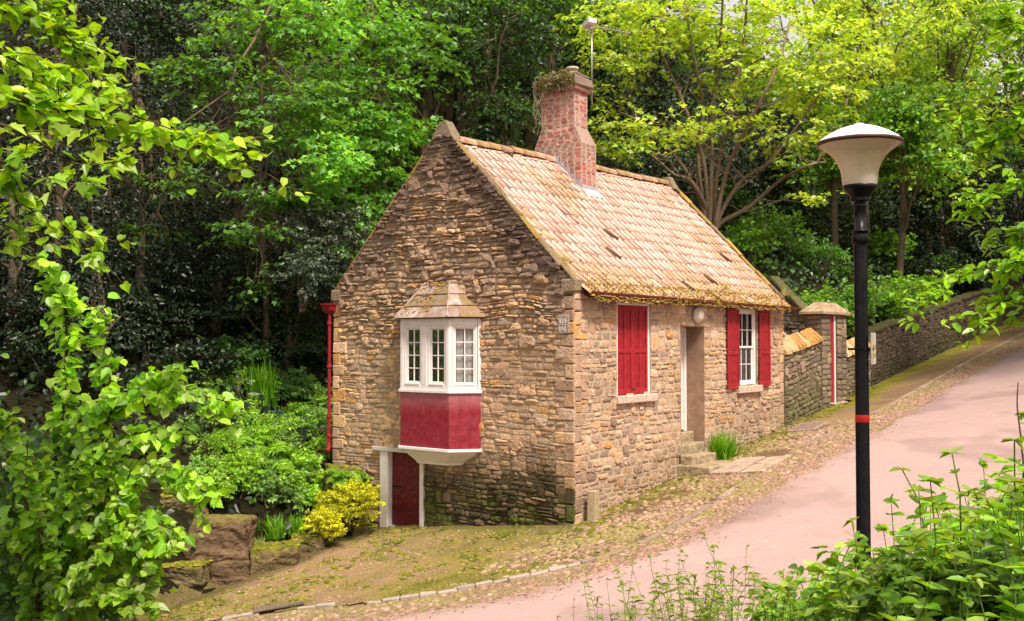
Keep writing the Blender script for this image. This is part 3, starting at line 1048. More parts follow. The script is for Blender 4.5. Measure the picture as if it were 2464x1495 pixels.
part_box('handle', fd, [(a0 + .12, a0 + .15, -DD + .02, -DD + .08, 2.48, 2.58)], 'black', .004, col=(.02, .02, .02))
mb = MB()
fbox(mb, FR, 4.09, 5.25, -.20, .02, 3.861, 4.03, .015, (.46, .33, .20), 0, .004)
mb.build('lintel', M['stone'], cot)

# gutter and downpipe
mb = MB()
a = np.linspace(pi, 2 * pi, 8)
V = []
xs = np.linspace(.12, GL + .30, 14)
for i, x in enumerate(xs):
    zz = 4.475 - .004 * i
    V += [(x, -.27 + .062 * cos(k), zz + .062 * sin(k)) for k in a] + [(x, -.27 + .050 * cos(k), zz + .050 * sin(k)) for k in a[::-1]]
Fc = []
for i in range(13):
    for j in range(16):
        k = (j + 1) % 16
        Fc.append((i * 16 + j, i * 16 + k, (i + 1) * 16 + k, (i + 1) * 16 + j))
mb.add(V, Fc, (.13, .015, .016))
for x in np.linspace(.3, GL, 11):
    fbox(mb, FR, x - .015, x + .015, -.0, .34, 4.39, 4.425, .003, (.15, .03, .03))
fbox(mb, FR, .15, GL - .05, .0, .075, 4.46, 4.57, .004, (.12, .04, .035))
mb.build('gutter', M['redpaint'], cot)
mb = MB()
px_, py_ = -.12, 6.86
tube(mb, [(px_, py_, 4.15), (px_, py_, 1.10)], .038, np.array(RED) * .7, 10)
tube(mb, [(px_, py_, 1.16), (px_ - .02, py_ - .02, 1.05), (px_ - .10, py_ - .06, 0.98)], .047, RED, 10)
for zz in (3.9, 2.9, 1.75, 1.3): lathe(mb, [(.045, 0), (.06, .01), (.06, .06), (.045, .07)], (px_, py_, zz), np.array(RED) * .8, 12)
V = []
for z, h in ((4.16, .06), (4.24, .12), (4.36, .13), (4.36, .15), (4.40, .15)):
    V += [(px_ - h, py_ - h, z), (px_ + h, py_ - h, z), (px_ + h, py_ + h, z), (px_ - h, py_ + h, z)]
mb.add(V, [(r * 4 + j, r * 4 + (j + 1) % 4, r * 4 + 4 + (j + 1) % 4, r * 4 + 4 + j) for r in range(4) for j in range(4)] + [(0, 3, 2, 1), (16, 17, 18, 19)], np.array(RED) * .6)
mb.build('downpipe', M['redpaint'], cot)

# bay window
BT0, BT1, BT2, BT3, BD = 2.35, 2.80, 4.17, 4.62, .50
plan = [np.array([BT0, 0]), np.array([BT1, BD]), np.array([BT2, BD]), np.array([BT3, 0])]
def gpt(p, z): return GF([(p[0], p[1], z)])[0]
bay = bpy.data.objects.new('bay_window', None); COL.objects.link(bay); bay.parent = cot
bay['label'] = 'white oriel bay window with red boarded apron under a hipped slate roof'
faces = []
for i in range(3):
    p, q = plan[i], plan[i + 1]
    O = gpt(p, 0); A = gpt(q, 0) - O
    A = A / np.linalg.norm(A)
    Nn = np.cross(A, [0, 0, 1.]); cen = gpt(((BT0 + BT3) / 2, 0), 0)
    if np.dot(Nn, (O + gpt(q, 0)) / 2 - cen) < 0: Nn = -Nn
    faces.append((Fr(O, A, Nn), np.linalg.norm(q - p)))
mbw = MB(); mbp = MB()
for i, (fr, w) in enumerate(faces):
    fbox(mbw, fr, 0, .075 if i != 0 else .07, -.05, .012, 2.505, 3.985, .006, WHT)
    fbox(mbw, fr, w - (.075 if i != 2 else .07), w, -.05, .012, 2.505, 3.985, .006, WHT)
    fbox(mbw, fr, .0755, w - .0755, -.05, .008, 3.84, 3.985, .006, WHT)
    fbox(mbw, fr, .0755, w - .0755, -.05, .008, 2.505, 2.60, .006, WHT)
    nb = max(2, round(w / .23)); bw = (w - .006) / nb
    for b_ in range(nb):
        x0 = .003 + b_ * bw; zs = np.linspace(1.30, 2.44, 15); V = []; cc = []
        for z in zs:
            fd_ = sstep(2.0, 2.46, z) * .34 + .05 * rng.random()
            c = np.array((.24, .008, .022)) * (1 - fd_) + np.array((.60, .34, .36)) * fd_
            for x in (x0, x0 + .004, x0 + bw - .004, x0 + bw):
                V.append((x, .003 if x0 < x < x0 + bw - .002 else -.003, z)); cc.append(c)
        mbp.add(fr(V), [(r * 4 + j, r * 4 + j + 1, r * 4 + 5 + j, r * 4 + 4 + j) for r in range(14) for j in range(3)], np.array(cc))
    e0, e1 = -.02, w + .02
    fbox(mbw, fr, e0, e1, -.04, .045 + i * .001, 2.44, 2.503 - i * .001, .008, WHT)
    fbox(mbw, fr, e0, e1, -.04, .05 + i * .001, 1.235, 1.299 - i * .001, .008, WHT)
fr1, wF = faces[1]
fbox(mbw, fr1, wF / 2 - .075, wF / 2 + .075, -.05, .010, 2.60, 3.84, .006, WHT)
mbw.build('bay_frame', M['white'], bay)
mbp.build('apron', M['redpaint'], bay)
cur = [(0, .42, 0, 1)]
wa = sash_window(bay, fr1, .08, wF / 2 - .08, 2.60, 3.84, -.01, 2, 4, .05, False, None, ssize=.04)
wb = sash_window(bay, fr1, wF / 2 + .08, wF - .08, 2.60, 3.84, -.01, 2, 4, .05, False, [(.0, .3, 0, 1)], ssize=.04)
wc = sash_window(bay, faces[0][0], .08, faces[0][1] - .08, 2.60, 3.84, -.01, 2, 4, .04, False, [(0, .46, 0, 1), (.54, 1, 0, 1)], ssize=.035)
sash_window(bay, faces[2][0], .08, faces[2][1] - .08, 2.60, 3.84, -.01, 2, 4, .04, False, [(0, 1, 0, 1)], ssize=.035)
# bracket under the bay
mb = MB()
def bplan(s, z, dd=1):
    m = (BT0 + BT3) / 2
    return [gpt((m + (p[0] - m) * s, p[1] * dd), z) for p in plan]
V = bplan(.93, 1.234, .9) + bplan(.90, 1.17, .88) + bplan(.60, .975, .6) + bplan(.58, .93, .58)
Fc = [(r * 4 + j, r * 4 + j + 1, r * 4 + 5 + j, r * 4 + 4 + j) for r in range(3) for j in range(3)] + [(12, 13, 14, 15), (0, 3, 2, 1)]
mb.add(V, Fc, np.array(WHT) * .9)
mb.build('bracket', M['white'], bay)
# hipped slate roof of the bay
mb = MB()
ov = .12
ev = [np.array([BT0 - .16, -.02]), np.array([BT1 - .06, BD + ov]), np.array([BT2 + .06, BD + ov]), np.array([BT3 + .16, -.02])]
tp = [np.array([3.05, -.02]), np.array([3.14, .10]), np.array([3.82, .10]), np.array([3.92, -.02])]
ZE, ZT = 3.99, 4.74
for i in range(3):
    E0, E1 = gpt(ev[i], ZE), gpt(ev[i + 1], ZE); T0, T1 = gpt(tp[i], ZT), gpt(tp[i + 1], ZT)
    nn = np.cross(E1 - E0, T0 - E0); nn /= np.linalg.norm(nn)
    if nn[2] < 0: nn = -nn
    rows = 3
    for r in range(rows):
        s0, s1 = r / rows, min(1, (r + 1.12) / rows)
        a0_, b0_ = E0 * (1 - s0) + T0 * s0, E1 * (1 - s0) + T1 * s0
        a1_, b1_ = E0 * (1 - s1) + T0 * s1, E1 * (1 - s1) + T1 * s1
        wl = np.linalg.norm(b0_ - a0_)
        k = max(1, round(wl / .34))
        cuts = np.concatenate([[0], (np.arange(1, k) + (0.0 if r % 2 else .35)) / k, [1]])
        for u0, u1 in zip(cuts[:-1], cuts[1:]):
            if u1 - u0 < .02: continue
            g = .004 / max(wl, .1)
            q = [a0_ + (b0_ - a0_) * (u0 + g), a0_ + (b0_ - a0_) * (u1 - g), a1_ + (b1_ - a1_) * (u1 - g), a1_ + (b1_ - a1_) * (u0 + g)]
            up0, up1 = nn * (.035 + rng.uniform(0, .006)), nn * .012
            V = [q[0] + up0, q[1] + up0, q[2] + up1, q[3] + up1, q[0] + up0 - nn * .018, q[1] + up0 - nn * .018, q[2] + up1 - nn * .018, q[3] + up1 - nn * .018]
            c = np.array([(.50, .38, .34), (.42, .32, .29), (.54, .43, .39), (.33, .22, .14)])[rng.integers(0, 4)] * rng.uniform(.8, 1.1)
            if rng.random() < s0 * .7: c = np.array((.26, .21, .13))
            mb.add(V, BOXF, c)
    if i < 2:
        pass
for i in (1, 2):
    tube(mb, [gpt(ev[i], ZE + .04), gpt(tp[i], ZT + .03)], .022, (.45, .37, .32), 6)
V = [gpt(e, ZE - .005) for e in ev]
mb.add(V, [(0, 1, 2, 3)], (.6, .55, .5))
bayroof = mb.build('roof', M['slate'], bay)
mb = MB()
for i in range(420):
    s = rng.random(); f = rng.integers(0, 3) if rng.random() < .5 else 1; uu = rng.random()
    E0, E1 = gpt(ev[f], ZE), gpt(ev[f + 1], ZE); T0, T1 = gpt(tp[f], ZT), gpt(tp[f + 1], ZT)
    p = (E0 * (1 - s) + T0 * s) * (1 - uu) + (E1 * (1 - s) + T1 * s) * uu
    if fbm(p[1], p[2], 40, .35) < .45: continue
    moss_blob(mb, p + np.array([0, 0, .03]), rng.uniform(.015, .04), MOSS[rng.integers(0, 5)] * rng.uniform(.5, 1.0))
mb.build('moss', M['moss'], bayroof)

# cellar door
mb = MB()
fbox(mb, GF, 5.00, 5.24, -.10, .07, -.70, 1.085, .01, np.array(WHT) * .95)
fbox(mb, GF, 3.93, 4.04, -.10, .06, -.75, 1.02, .01, np.array(WHT) * .93)
fbox(mb, GF, 3.98, 5.46, -.08, .11, 1.087, 1.175, .01, np.array(WHT) * .75)
fbox(mb, GF, 4.04, 5.0, -.12, .02, -.62, -.55, .008, (.6, .52, .46))
cf = mb.build('cellar_door_frame', M['white'], cot)
mb = MB()
for i in range(5):
    x = 4.045 + i * .191
    fbox(mb, GF, x, x + .189, -.14, -.10, -.545, 1.083, .004, (.10, .005, .012))
cd = mb.build('cellar_door', M['redpaint'], cot)
mb = MB()
fbox(mb, GF, 4.10, 4.96, -.098, -.075, -.20, -.12, .004, (.08, .005, .01))
mb.build('ledge', M['redpaint'], cd)
mb = MB()
fbox(mb, GF, 4.72, 5.10, -.098, -.086, .28, .33, .003, (.02, .015, .015))
mb.build('hinge', M['black'], cd)

# carved plaque near the corner
mb = MB()
fbox(mb, GF, .10, .36, .02, .055, 3.66, 4.02, .01, (.36, .30, .24))
pl = mb.build('plaque', M['stone'], cot)
mb = MB()
for (a, z, w, h) in ((.30, 3.90, .03, .09), (.24, 3.90, .02, .10), (.18, 3.90, .03, .08), (.31, 3.75, .02, .08), (.25, 3.76, .03, .07), (.19, 3.75, .025, .09), (.22, 3.83, .10, .012)):
    fbox(mb, GF, a - w / 2, a + w / 2, .055, .062, z - h / 2, z + h / 2, .003, (.66, .58, .52))
mb.build('plaque_marks', M['white'], pl)

# round bulkhead lamp over the door
def hw(L, t, z):
    p = lt2w(L, t)
    return np.array([p[0], p[1], z])
def along(fr_pts):
    """house-local points to world"""
    Pn = np.asarray(fr_pts, float).reshape(-1, 3)
    return np.stack([C0[0] + U[0] * Pn[:, 0] + G[0] * Pn[:, 1], C0[1] + U[1] * Pn[:, 0] + G[1] * Pn[:, 1], Pn[:, 2]], 1)
wl = empty('wall_lamp', hw(4.82, 0, 4.12), 'round white bulkhead lamp fixed to the wall above the front door', 'wall lamp', rz=HR)
mb = MB()
prof = [(0, .19), (.09, .18), (.15, .145), (.17, .09)]
seg = 20
def disc_lathe(mb, prof, col):
    V = []
    for r, d in prof:
        V += [(r * cos(k / seg * 2 * pi), -d, r * sin(k / seg * 2 * pi)) for k in range(seg)]
    mb.add(V, [(i * seg + j, i * seg + (j + 1) % seg, (i + 1) * seg + (j + 1) % seg, (i + 1) * seg + j) for i in range(len(prof) - 1) for j in range(seg)], col)
disc_lathe(mb, prof, (.85, .80, .72)); mb.build('diffuser', M['opal'], wl, True)
mb = MB(); disc_lathe(mb, [(.168, .089), (.185, .085), (.185, .03), (.15, .0)], (.55, .5, .45)); mb.build('base_ring', M['white'], wl, True)

# television aerial on the chimney
ae = empty('television_aerial', hw(4.70, 2.75, 9.45), 'thin television aerial on a grey mast strapped to the brick chimney', 'aerial', rz=HR)
mb = MB()
tube(mb, [(0, 0, -.1), (.0, 0, 1.92)], .02, (.4, .38, .36), 8)
mb.build('mast', M['metal'], ae, True)
mb = MB()
fbox(mb, WORLD, -.12, .03, -.03, .03, .2, .25, .003, (.3, .3, .3))
mb.build('bracket', M['metal'], ae)
mb = MB()
bd = np.array([.75, -.55, -.10]); bd /= np.linalg.norm(bd)
b0 = np.array([0, 0, 1.86]) - bd * .12; b1 = b0 + bd * 1.15
tube(mb, [b0, b1], .012, (.5, .5, .5), 6)
sd = np.array([.59, .80, 0.])
for k in range(10):
    c = b0 + bd * (.38 + k * .085)
    tube(mb, [c - sd * .16, c + sd * .16], .013, (.6, .58, .55), 5)
mb.build('boom', M['metal'], ae)
mb = MB()
fr = Fr(b0 + np.array([0, 0, .0]), sd, bd)
fbox(mb, fr, -.26, .26, -.05, .16, -.02, .10, .015, (.85, .82, .80)); fbox(mb, fr, -.20, .20, .03, .09, -.13, -.10, .004, (.6, .6, .58))
mb.build('reflector', M['white'], ae)

# steps at the front door
sg = empty('stone_steps', hw(4.7, 0, tz(*lt2w(4.7, -.1))), 'worn grey stone steps rising into the front doorway', 'steps', rz=HR)
o_z = sg.location.z
def sloc(a): return a
sf = Fr((-4.7, 0, -o_z), (1, 0, 0), (0, -1, 0))
for (x0, x1, d0, d1, z0, z1) in ((4.13, 5.21, -.52, -.26, .5, 1.43), (4.13, 5.21, -.255, .02, .4, 1.20), (4.00, 5.16, -.02, .34, .3, .98), (3.96, 5.30, .0, .78, .15, .78)):
    mb = MB()
    if z1 == .98: x0, d0 = 4.02, .022
    fbox(mb, sf, x0, x1, d0, d1, z0, z1, .025, np.array([(.34, .27, .17), (.38, .31, .20), (.36, .28, .17)])[rng.integers(0, 3)], 0, .008)
    mb.build('step', M['rock'], sg)
# ------------------------------------------------------------------ ground
def grid_mesh(name, xs, ys, zf, colf, mat_, mask=None, kind='structure', smooth=True):
    X, Y = np.meshgrid(xs, ys)
    Z = zf(X, Y)
    nx, ny = len(xs), len(ys)
    V = np.stack([X, Y, Z], -1).reshape(-1, 3)
    c = colf(X.ravel(), Y.ravel())
    i, j = np.meshgrid(np.arange(nx - 1), np.arange(ny - 1))
    a = (j * nx + i).ravel()
    if mask is not None:
        cx = (X[:-1, :-1] + X[1:, 1:]) / 2; cy = (Y[:-1, :-1] + Y[1:, 1:]) / 2
        a = a[mask(cx, cy).ravel()]
    Q = np.stack([a, a + 1, a + nx + 1, a + nx], 1)
    used, inv = np.unique(Q, return_inverse=True)
    mb = MB()
    mb.V.append(V[used]); mb.C.append(c[used]); mb.LI.append(inv.reshape(-1)); mb.LS.append(np.full(len(Q), 4)); mb.MI.append(np.zeros(len(Q), int)); mb.n = len(used)
    o = mb.build(name, mat_, None, smooth)
    if kind: o['kind'] = kind
    return o


def ell(P):  # polyline in (L,t)
    return np.array([plane_lt(*p) for p in P])

# kerb line and road edge, in (L, t) of the lane; measured once, then extended straight
KERB = np.array([(-14, 9.5), (-9.5, 6.2), (-7.3, 4.6), (-5.9, 3.3), (-5.1, 2.0), (-4.5, .5), (-3.6, -.7), (-2.4, -1.75), (-1.2, -2.15), (.4, -2.2), (3.5, -1.95), (6.3, -1.75),
                 (8.7, -1.8), (11.7, -1.95), (16, -1.9), (21, -1.85), (28, -1.9), (40, -2.0), (60, -2.2)])
EDGE = np.array([(-14, 8.4), (-9.5, 5.2), (-7.6, 3.6), (-6.4, 2.2), (-5.6, .6), (-4.7, -1.0), (-3.3, -2.2), (-1.6, -2.85), (.2, -3.0), (2.4, -2.95), (6.6, -2.95),
                 (9.3, -2.9), (14.6, -2.85), (22, -2.8), (28, -2.8), (40, -2.9), (60, -3.1)])
KS = smooth_path(np.c_[KERB, np.zeros(len(KERB))], 8)[:, :2]
ES = smooth_path(np.c_[EDGE, np.zeros(len(EDGE))], 8)[:, :2]


def sdist(L, t, path):
    """signed distance to polyline in (L,t); + on the house side"""
    L = np.asarray(L, float); sh = L.shape
    p = np.stack([L.ravel(), np.asarray(t, float).ravel()], 1)
    best = np.full(len(p), 1e9); sg = np.ones(len(p))
    for a, b in zip(path[:-1], path[1:]):
        d = b - a; l2 = (d * d).sum()
        k = ((p - a) @ d / l2).clip(0, 1)
        q = a + k[:, None] * d
        r = p - q
        ds = np.hypot(r[:, 0], r[:, 1])
        s = np.sign(d[0] * r[:, 1] - d[1] * r[:, 0])
        m = ds < best - 1e-9
        best[m] = ds[m]; sg[m] = s[m]
    return (best * sg).reshape(sh)


def road_wave(x, y):
    return 0


def hill_col(x, y):
    n = fbm(x, y, 2, 3.0)[:, None]; m = fbm(x, y, 12, 1.0)[:, None]
    c = np.array([(.045, .032, .018)]) * (1 - n) + np.array([(.035, .045, .012)]) * n
    return c * (.25 + .4 * m)

def ground_z(x, y):
    L, t = w2lt(x, y)
    near = sdist(np.clip(L, -13, 59), t, KS[::4])
    z = terrain(x, y)
    flat = (1 - sstep(.0, 1.0, np.maximum(t - .2 + 0 * L, 0))) 
    return z - .07 + (fbm(x, y, 3, 2.2) - .5) * .35 * sstep(.5, 3, np.maximum(t - np.where(L > 0, 1.0, 6.0), 0))
ss = lambda a, b, n: np.linspace(a, b, n)
gx = np.concatenate([ss(-260, -40, 12), ss(-36, 45, 163), ss(50, 320, 14)])
gy = np.concatenate([ss(-60, -4, 8), ss(-2, 70, 145), ss(74, 420, 16)])
grid_mesh('ground', gx, gy, ground_z, hill_col, M['hill'])


# earth and moss apron between kerb and house, planted toe on the left
def pave_col(x, y):
    L, t = w2lt(x, y)
    dk = sdist(L, t, KS[::2])
    n = fbm(x, y, 5, 1.1); n2 = fbm(x, y, 8, .35); n3 = vnoise(x, y, 15, 2.2)
    dirt = np.array([(.37, .235, .14)]); moss = np.array([(.19, .185, .022)]); dark = np.array([(.13, .10, .05)]); olive = np.array([(.27, .21, .05)])
    c = dirt * (.8 + .4 * n2)[:, None]
    onf = L > -.3
    # moss along the wall foot and in patches; left apron greener
    mwall = (1 - sstep(.15, 1.0, -t + (n - .5) * 1.2)) * onf
    mleft = (1 - sstep(-.5, .8, L)) * sstep(-.2, .9, n3 + (n - .5) * 1.5 + .15 * sstep(-1.5, 1, t) - .25) * .9
    tip = sstep(9.5, 12, L) * (1 - sstep(.45, 1.15, -t + (n - .5) * .7))
    far = sstep(9, 13, L)
    c = c * (1 - far * .35)[:, None]  # earth dimmed up the lane: tree shade put into the colour
    mg = (1 - sstep(.2, 1.3, -L + (n - .5) * 1.5)) * (L < .1) * .9
    k = np.clip(np.maximum(mwall * .75 * (n > .42), np.maximum(np.maximum(mleft, mg), tip)), 0, 1)
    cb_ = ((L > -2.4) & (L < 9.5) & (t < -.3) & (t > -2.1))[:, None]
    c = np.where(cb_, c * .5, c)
    c = c * (1 - k[:, None]) + (moss * (.6 + .8 * n2[:, None])) * k[:, None]
    k = (sstep(.45, .7, n2) * .6)
    c = c * (1 - k[:, None]) + olive * k[:, None]
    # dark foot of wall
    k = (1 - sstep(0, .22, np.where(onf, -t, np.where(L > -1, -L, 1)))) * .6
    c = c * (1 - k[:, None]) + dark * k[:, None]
    k = (1 - sstep(.15, .9, np.abs(-((x - TA[0]) * TN[0] + (y - TA[1]) * TN[1])) + (n2 - .5) * .6)) * (L < .5) * .75
    c = c * (1 - k[:, None]) + np.array([(.075, .07, .02)]) * k[:, None]
    sp_ = sstep(.62, .74, fbm(x, y, 71, .25))[:, None] * (L < 1)[:, None]
    c = c * (1 - .45 * sp_) + np.array([(.20, .14, .09)]) * sp_ * .45
    return c

def pave_z(x, y):
    return terrain(x, y) + (fbm(x, y, 31, .45) - .35) * .045

def pave_mask(x, y):
    L, t = w2lt(x, y)
    dk = sdist(L, t, KS[::2])
    house = (L > .05) & (t > .05)
    return (dk > -.02) & ~house & (t < 11) & (L > -12.5) & (L < 59)
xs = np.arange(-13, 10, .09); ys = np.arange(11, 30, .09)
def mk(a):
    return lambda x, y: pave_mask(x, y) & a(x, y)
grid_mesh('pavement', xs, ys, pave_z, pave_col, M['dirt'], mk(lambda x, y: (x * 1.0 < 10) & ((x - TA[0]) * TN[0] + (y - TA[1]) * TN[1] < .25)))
xs2 = np.arange(9.9, 46, .2); ys2 = np.arange(20, 70, .2)
o = grid_mesh('pavement', xs2, ys2, lambda x, y: pave_z(x, y) - .004, pave_col, M['dirt'], mk(lambda x, y: (w2lt(x, y)[1] < .3)))

# strip between kerb and road (earth bed for the setts)
def strip_mask(x, y):
    L, t = w2lt(x, y)
    return (sdist(L, t, KS[::2]) < .06) & (sdist(L, t, ES[::2]) > -.12) & (L > -12.5) & (L < 59)
def strip_col(x, y):
    n = fbm(x, y, 5, .9)[:, None]; n2 = fbm(x, y, 8, .3)[:, None]
    return np.array([(.33, .22, .145)]) * (.65 + .6 * n2) * n + np.array([(.25, .20, .08)]) * (1 - n) * 1.1
grid_mesh('path', np.arange(-13, 12, .08), np.arange(10, 32, .08), lambda x, y: terrain(x, y) - .012 + (fbm(x, y, 31, .35) - .5) * .03, strip_col, M['dirt'], mk(lambda x, y: True) if False else strip_mask)
grid_mesh('path', np.arange(11.9, 46, .2), np.arange(28, 70, .2), lambda x, y: terrain(x, y) - .014, strip_col, M['dirt'], strip_mask)

# road
def road_mask(x, y):
    L, t = w2lt(x, y)
    d = sdist(L, t, ES[::2])
    return (d < .06) & (d > -6.5) & (y > 10.2) & (L < 59)
def road_col(x, y):
    L, t = w2lt(x, y)
    d = -sdist(L, t, ES[::2])
    n = fbm(x, y, 5, 2.5)[:, None]; n2 = fbm(x, y, 8, .5)[:, None]
    c = np.array([(.47, .325, .29)]) * (.9 + .2 * n) * (.94 + .12 * n2)
    e = (1 - sstep(0, .45, d + (n2[:, 0] - .5) * .5))[:, None]
    c = c * (1 - e * .55) + np.array([(.33, .20, .15)]) * e * .55
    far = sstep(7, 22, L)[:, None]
    c = c * (1 - far * .45) + np.array([(.02, .02, .025)]) * far  # darker and greyer uphill: tree shade painted into the asphalt
    st = sstep(.58, .72, fbm(x * 1.0, y * .6, 77, 1.6))[:, None]
    return c * (1 - .22 * st)
rz_ = lambda x, y: terrain(x, y) - .008 + (fbm(x, y, 51, 2.5) - .5) * .02
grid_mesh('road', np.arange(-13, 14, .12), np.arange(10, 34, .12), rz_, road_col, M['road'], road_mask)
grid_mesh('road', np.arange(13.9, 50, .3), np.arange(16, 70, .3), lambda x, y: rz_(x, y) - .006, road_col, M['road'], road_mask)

# ------------------------------------------------------------------ cobbles (uncountable): one object
def cobble_field():
    mb = MB()
    sp = .105
    a, b = np.meshgrid(np.arange(-7.5, 30, sp), np.arange(-3.6, 4.5, sp))
    a = a + (np.arange(a.shape[0])[:, None] % 2) * sp / 2
    L = (a + rng.normal(0, .02, a.shape)).ravel(); t = (b + rng.normal(0, .02, b.shape)).ravel()
    dk = sdist(L, t, KS[::2]); de = sdist(L, t, ES[::2])
    n = fbm(L, t, 61, 1.4)
    strip = (dk < -.07) & (de > -.03) & (L > -6)
    strip &= rng.random(len(L)) < np.where(L < -3, .55, .93)
    moss = (1 - sstep(.15, 1.0, -t + (n - .5) * 1.3))
    front = (dk > .10) & (t < -.10) & (L > -4.2) & (L < 9.9)
    front &= rng.random(len(L)) < (1 - moss * .6) * sstep(-3.8, -2.0, L + t * .3) * .96
    bare = (n > .60) & (t > -1.2) & (L > .8)
    front &= ~(bare & (rng.random(len(L)) < .7))
    front &= ~((L > 3.9) & (L < 6.4) & (t > -1.95) & (t < 0)) | ((L > 5.4) & (t > -.9)) & front
    front &= ~((L > 8.7) & (L < 9.9) & (t > -1.3) & (t < -.4))
    keep = strip | front
    L, t = L[keep], t[keep]; fl = front[keep]
    P = along(np.stack([L, t, 0 * L], 1))
    z = terrain(P[:, 0], P[:, 1]) + np.where(fl, .0, -.022)
    N = len(L)
    rx = rng.uniform(.042, .078, N); ry = rng.uniform(.036, .062, N); rz = rng.uniform(.020, .038, N)
    big = rng.random(N) < .06
    rx[big] *= 1.35; ry[big] *= 1.3
    th = rng.normal(.3, .9, N)
    T = []
    for rr, zz, kk in ((1.0, -.5, 8), (1.0, .25, 8), (.66, .8, 8)):
        T += [(rr * cos(i / 8 * 2 * pi + .2 * zz), rr * sin(i / 8 * 2 * pi + .2 * zz), zz) for i in range(8)]
    T.append((0, 0, 1.0)); T = np.array(T)
    V = T[None] * np.stack([rx, ry, rz], 1)[:, None] * (1 + rng.normal(0, .10, (N, 25, 1)))
    x = V[..., 0] * np.cos(th)[:, None] - V[..., 1] * np.sin(th)[:, None]; y = V[..., 0] * np.sin(th)[:, None] + V[..., 1] * np.cos(th)[:, None]
    V = np.stack([x + P[:, 0:1], y + P[:, 1:2], V[..., 2] + z[:, None] + .004 + .13 * 0 * x], -1)
    V[..., 2] += x * (.13 * U[0] - .115 * G[0]) + y * (.13 * U[1] - .115 * G[1])
    Fc = [(r * 8 + j, r * 8 + (j + 1) % 8, r * 8 + 8 + (j + 1) % 8, r * 8 + 8 + j) for r in range(2) for j in range(8)] + [(16 + j, 16 + (j + 1) % 8, 24) for j in range(8)]
    pal = np.array([(.44, .32, .22), (.50, .38, .28), (.38, .28, .21), (.33, .24, .17), (.56, .43, .32), (.40, .30, .18), (.36, .31, .13)])
    c = pal[rng.integers(0, 7, N)] * rng.uniform(.7, 1.0, (N, 1)) * np.array([(.95, .82, .76)])
    c = blend(c, (.26, .24, .06), (fbm(L, t, 91, .8) > .56) * .55)
    c = blend(c, (.36, .20, .16), (~fl & (de[keep] < .35)) * .45)
    far = sstep(10, 18, L)[:, None]
    c = c * (1 - .25 * far)  # stones uphill dimmed with the same painted tree shade
    mb.addrep(V, Fc, c)
    o = mb.build('cobblestones', M['cobble'], None, True)
    tag(o, 'rounded cobblestones set in earth between the cottage wall and the lane', 'cobbles', kind='stuff')
cobble_field()

# loose grit and leaves lying on the lane edge
mb = MB()
n = 1500
k = rng.integers(0, len(ES) - 30, n)
Lk = ES[k, 0] + rng.normal(0, .15, n); tk = ES[k, 1] + rng.normal(-.05, .28, n)
P = along(np.stack([Lk, tk, 0 * Lk], 1)); P[:, 2] = terrain(P[:, 0], P[:, 1]) + .006
put_leaves(mb, P, np.array([0, 0, 1.]) + rng.normal(0, .25, (n, 3)), unit(n), rng.uniform(.02, .05, n), pick([(.45, .32, .2), (.55, .45, .3), (.3, .2, .12), (.4, .38, .12)], n), 'simple')
tag(mb.build('leaf_litter', M['dirt']), 'small fallen leaves and grit along the edge of the lane', 'litter', kind='stuff')

# small loose stones
mb = MB()
for i in range(1500):
    if i % 4: L_, t_ = rng.uniform(-6.5, -.3), rng.uniform(-1.5, 4.5)
    else: L_, t_ = rng.uniform(-2, 9), rng.uniform(-1.9, -.1)
    if sdist(np.array([L_]), np.array([t_]), KS[::4])[0] < .08: continue
    x_, y_ = lt2w(L_, t_)
    if (x_ - TA[0]) * TN[0] + (y_ - TA[1]) * TN[1] > .1: continue
    moss_blob(mb, (x_, y_, tz(x_, y_) + .004), rng.uniform(.008, .03), np.array([(.45, .34, .24), (.34, .25, .17), (.5, .4, .3)][rng.integers(0, 3)]) * rng.uniform(.7, 1.1), .5)
tag(mb.build('pebbles', M['cobble'], None, True), 'small loose pebbles scattered over the earth in front of the gable', 'pebbles', kind='stuff')

# cushions of moss
mb = MB()
for i in range(2600):
    if i % 3: L_, t_ = rng.uniform(-6.5, -.1), rng.uniform(-1.3, 4.8)
    else: L_, t_ = rng.uniform(-.5, 11), -abs(rng.normal(.05, .32)) - .05
    if vnoise(L_, t_, 62, .8) < .42: continue
    if t_ < -1.7 or sdist(np.array([L_]), np.array([t_]), KS[::4])[0] < .1: continue
    x_, y_ = lt2w(L_, t_)
    if (x_ - TA[0]) * TN[0] + (y_ - TA[1]) * TN[1] > .1: continue
    moss_blob(mb, (x_, y_, tz(x_, y_) + .003), rng.uniform(.03, .10), np.array([(.17, .19, .02), (.24, .23, .035), (.13, .15, .02), (.30, .22, .06)][rng.integers(0, 4)]) * rng.uniform(.7, 1.15), .22)
tag(mb.build('moss_cushions', M['moss']), 'low moss cushions over the earth around the cottage walls', 'moss', kind='stuff')

# low grass and moss tufts on the apron
mb = MB()
n = 16000
x = rng.uniform(-8, 14, n); y = rng.uniform(14, 34, n); L, t = w2lt(x, y)
dk = sdist(L, t, KS[::2]); nn = fbm(x, y, 5, 1.1)
ok = (dk > .05) & (((L > -.1) & (t < -.06) & (t > -.9)) | ((L < -.05) & (t < 6) & (nn > .52))) & (L < 16)
ok &= rng.random(n) < np.where(L > 0, (1 - sstep(.1, .8, -t)) , .5)
x, y = x[ok], y[ok]; k = len(x)
for q in range(3):
    P = np.stack([x + rng.normal(0, .03, k), y + rng.normal(0, .03, k), 0 * x], 1); P[:, 2] = terrain(P[:, 0], P[:, 1]) + .0
    put_leaves(mb, P, unit(k), unit(k) * .5 + np.array([0, 0, 1.]), rng.uniform(.045, .11, k), pick([(.17, .20, .03), (.24, .24, .05), (.12, .16, .02)], k), 'blade')
